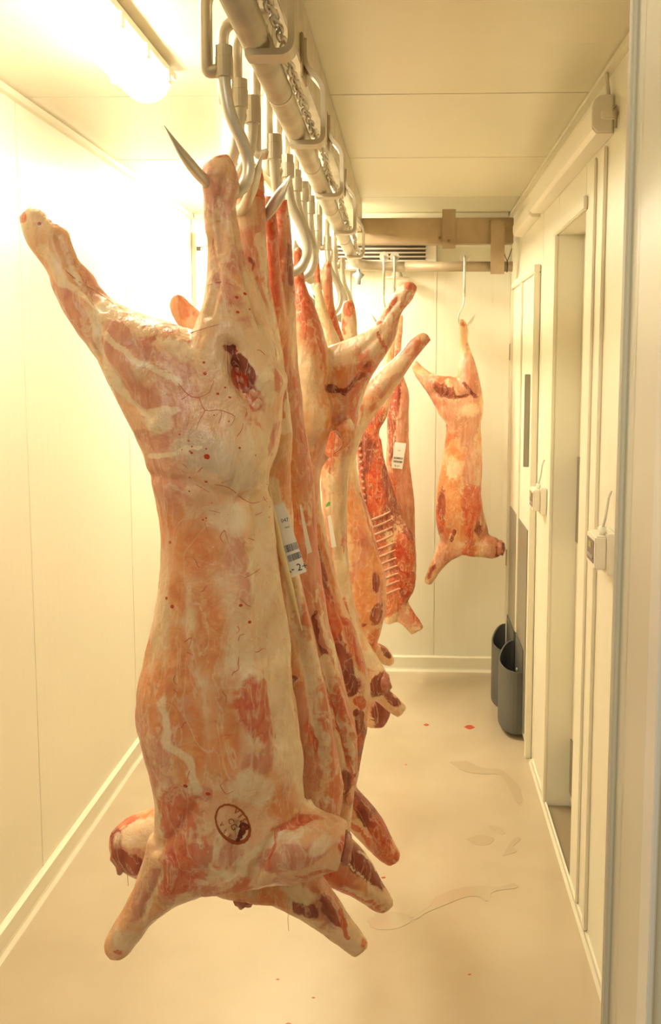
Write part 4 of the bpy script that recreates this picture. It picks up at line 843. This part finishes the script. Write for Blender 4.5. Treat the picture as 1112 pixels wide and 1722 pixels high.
wall_box(897, 822, 920, 862, .05, 'far white control box on the right wall between the two doors', True)
# dark rubbish bins on the far door
def bin_(px0, px1, pyt, pyb, Yc, Lh, dep, label):
    z1 = P(px0, pyt, Yc).z; z0 = P(px0, pyb, Yc).z
    t = empty('wall_bin', (XR-.02, Yc, z0)); n = 18; bm = bmesh.new(); prof = []
    for k in range(n+1):
        a = PI*k/n; s = math.sin(a); prof.append((XR-.02-dep*abs(s)**.75, Yc-Lh*math.cos(a), abs(math.cos(a))))
    out0 = [bm.verts.new((x,y,z0)) for x,y,c_ in prof]; out1 = [bm.verts.new((x,y,z1+(.05*max(0,(y-Yc)/Lh)**3))) for x,y,c_ in prof]
    in1 = [bm.verts.new(((x+.006 if x < XR-.03 else x), Yc+(y-Yc)*.97, v.co.z)) for (x,y,c_), v in zip(prof, out1)]; in0 = [bm.verts.new((v.co.x, v.co.y, z0+.01)) for v in in1]
    for a, b in ((out0,out1),(out1,in1),(in1,in0)):
        for k in range(n): bm.faces.new((a[k],a[k+1],b[k+1],b[k]))
    bm.faces.new(out0[::-1]); bm.faces.new(in0); bm.faces.new((out0[0],out0[-1],out1[-1],out1[0]))
    obj('shell', bm, M_bin, t)
    obj('back_plate', bx(XR-.022, XR-.0185, Yc-Lh, Yc+Lh, z0, z1+.10, .001), M_bin, t)
    c = Vector((XR-.026, Yc-.02, z1-.03)); obj('screw', cyl(bmesh.new(), c, c+Vector((-.006,0,0)), .008, 10), M_stain, t)
    return tag(t, label, 'bin', 'dark wall bins')
bin_(846,886,1112,1212,4.16,.16,.085,'near dark grey half round bin fixed low on the right wall')
bin_(836,866,1080,1175,4.52,.16,.085,'far dark grey half round bin low in the back right corner')
# ------------------------------------------------------------------ floor details
def floor_patch(name, outline, m_, label, cat, grp, th=.0012, jit=.0):
    pts = [onZ(x, y) for x, y in outline]; c = sum(pts, Vector())/len(pts); bm = bmesh.new()
    fine = [Vector(p) for p in catmull([list(p) for p in pts]+[list(pts[0])], 4)[:-1]]
    for i, p in enumerate(fine):
        k = 1+jit*noise.noise(Vector((i*.55, c.x*9, 0))); fine[i] = c+(p-c)*k
    b = [bm.verts.new(Vector((p.x,p.y,.0003))) for p in fine]; t_ = [bm.verts.new(Vector((c.x+(p.x-c.x)*.97, c.y+(p.y-c.y)*.97, th))) for p in fine]; n = len(fine)
    for k in range(n): bm.faces.new((b[k],b[(k+1)%n],t_[(k+1)%n],t_[k]))
    bmesh.ops.triangulate(bm, faces=[bm.faces.new(t_)]); bm.faces.new(b[::-1])
    return tag(obj(name, bm, m_), label, cat, grp)
W = 'thin water films on the floor'
floor_patch('water_puddle', [(617,1550),(635,1537),(662,1533),(688,1538),(692,1545),(680,1558),(655,1564),(630,1562)], M_film, 'round puddle of water beside the lowest carcass legs', 'puddle', W, jit=.1)
floor_patch('water_puddle', [(688,1545),(720,1525),(735,1508),(765,1495),(800,1491),(840,1491),(872,1484),(868,1494),(830,1500),(822,1516),(805,1508),(780,1510),(750,1522),(720,1534),(700,1546)], M_film, 'long ragged streak of water running right from the round puddle', 'puddle', W, jit=.12)
floor_patch('water_puddle', [(756,1282),(785,1280),(810,1291),(842,1294),(862,1310),(878,1330),(878,1355),(866,1345),(855,1322),(838,1303),(812,1302),(780,1297)], M_film, 'curved streak of water near the recessed doorway', 'puddle', W, jit=.1)
floor_patch('water_puddle', [(822,1388),(838,1390),(850,1400),(844,1404),(828,1396)], M_film, 'small drop of water between the two long streaks', 'puddle', W, jit=.1)
floor_patch('water_puddle', [(845,1440),(860,1415),(872,1408),(876,1412),(864,1424),(870,1432),(852,1438)], M_film, 'hooked little streak of water close to the right wall', 'puddle', W, jit=.1)
floor_patch('water_puddle', [(784,1412),(806,1404),(830,1410),(824,1420),(800,1421)], M_film, 'faint oval of water left of the hooked streak', 'puddle', W, jit=.1)
for x, y, r, lb in ((717,1219,5,'oval red blood drop on the floor at the back'),(789,1223,9,'smeared red blood mark on the back floor'),(467,1647,3,'tiny red fleck on the floor below the front carcass'),(527,1678,3,'dark fleck on the floor lower right of the tiny red one'),(645,1476,4,'small red fleck beside the raised lower leg'),(485,1722,5,'red blood drop at the bottom edge of the floor'),(790,1639,3,'small dark speck on the bare floor at right'),(683,1286,2,'tiny dark speck on the mid floor')):
    floor_patch('blood_drop', [(x-r,y),(x,y-r*.4),(x+r,y-.3),(x+r*.2,y+r*.4)], M_blood, lb, 'blood drop', 'blood drops on the floor', .0008, .25)
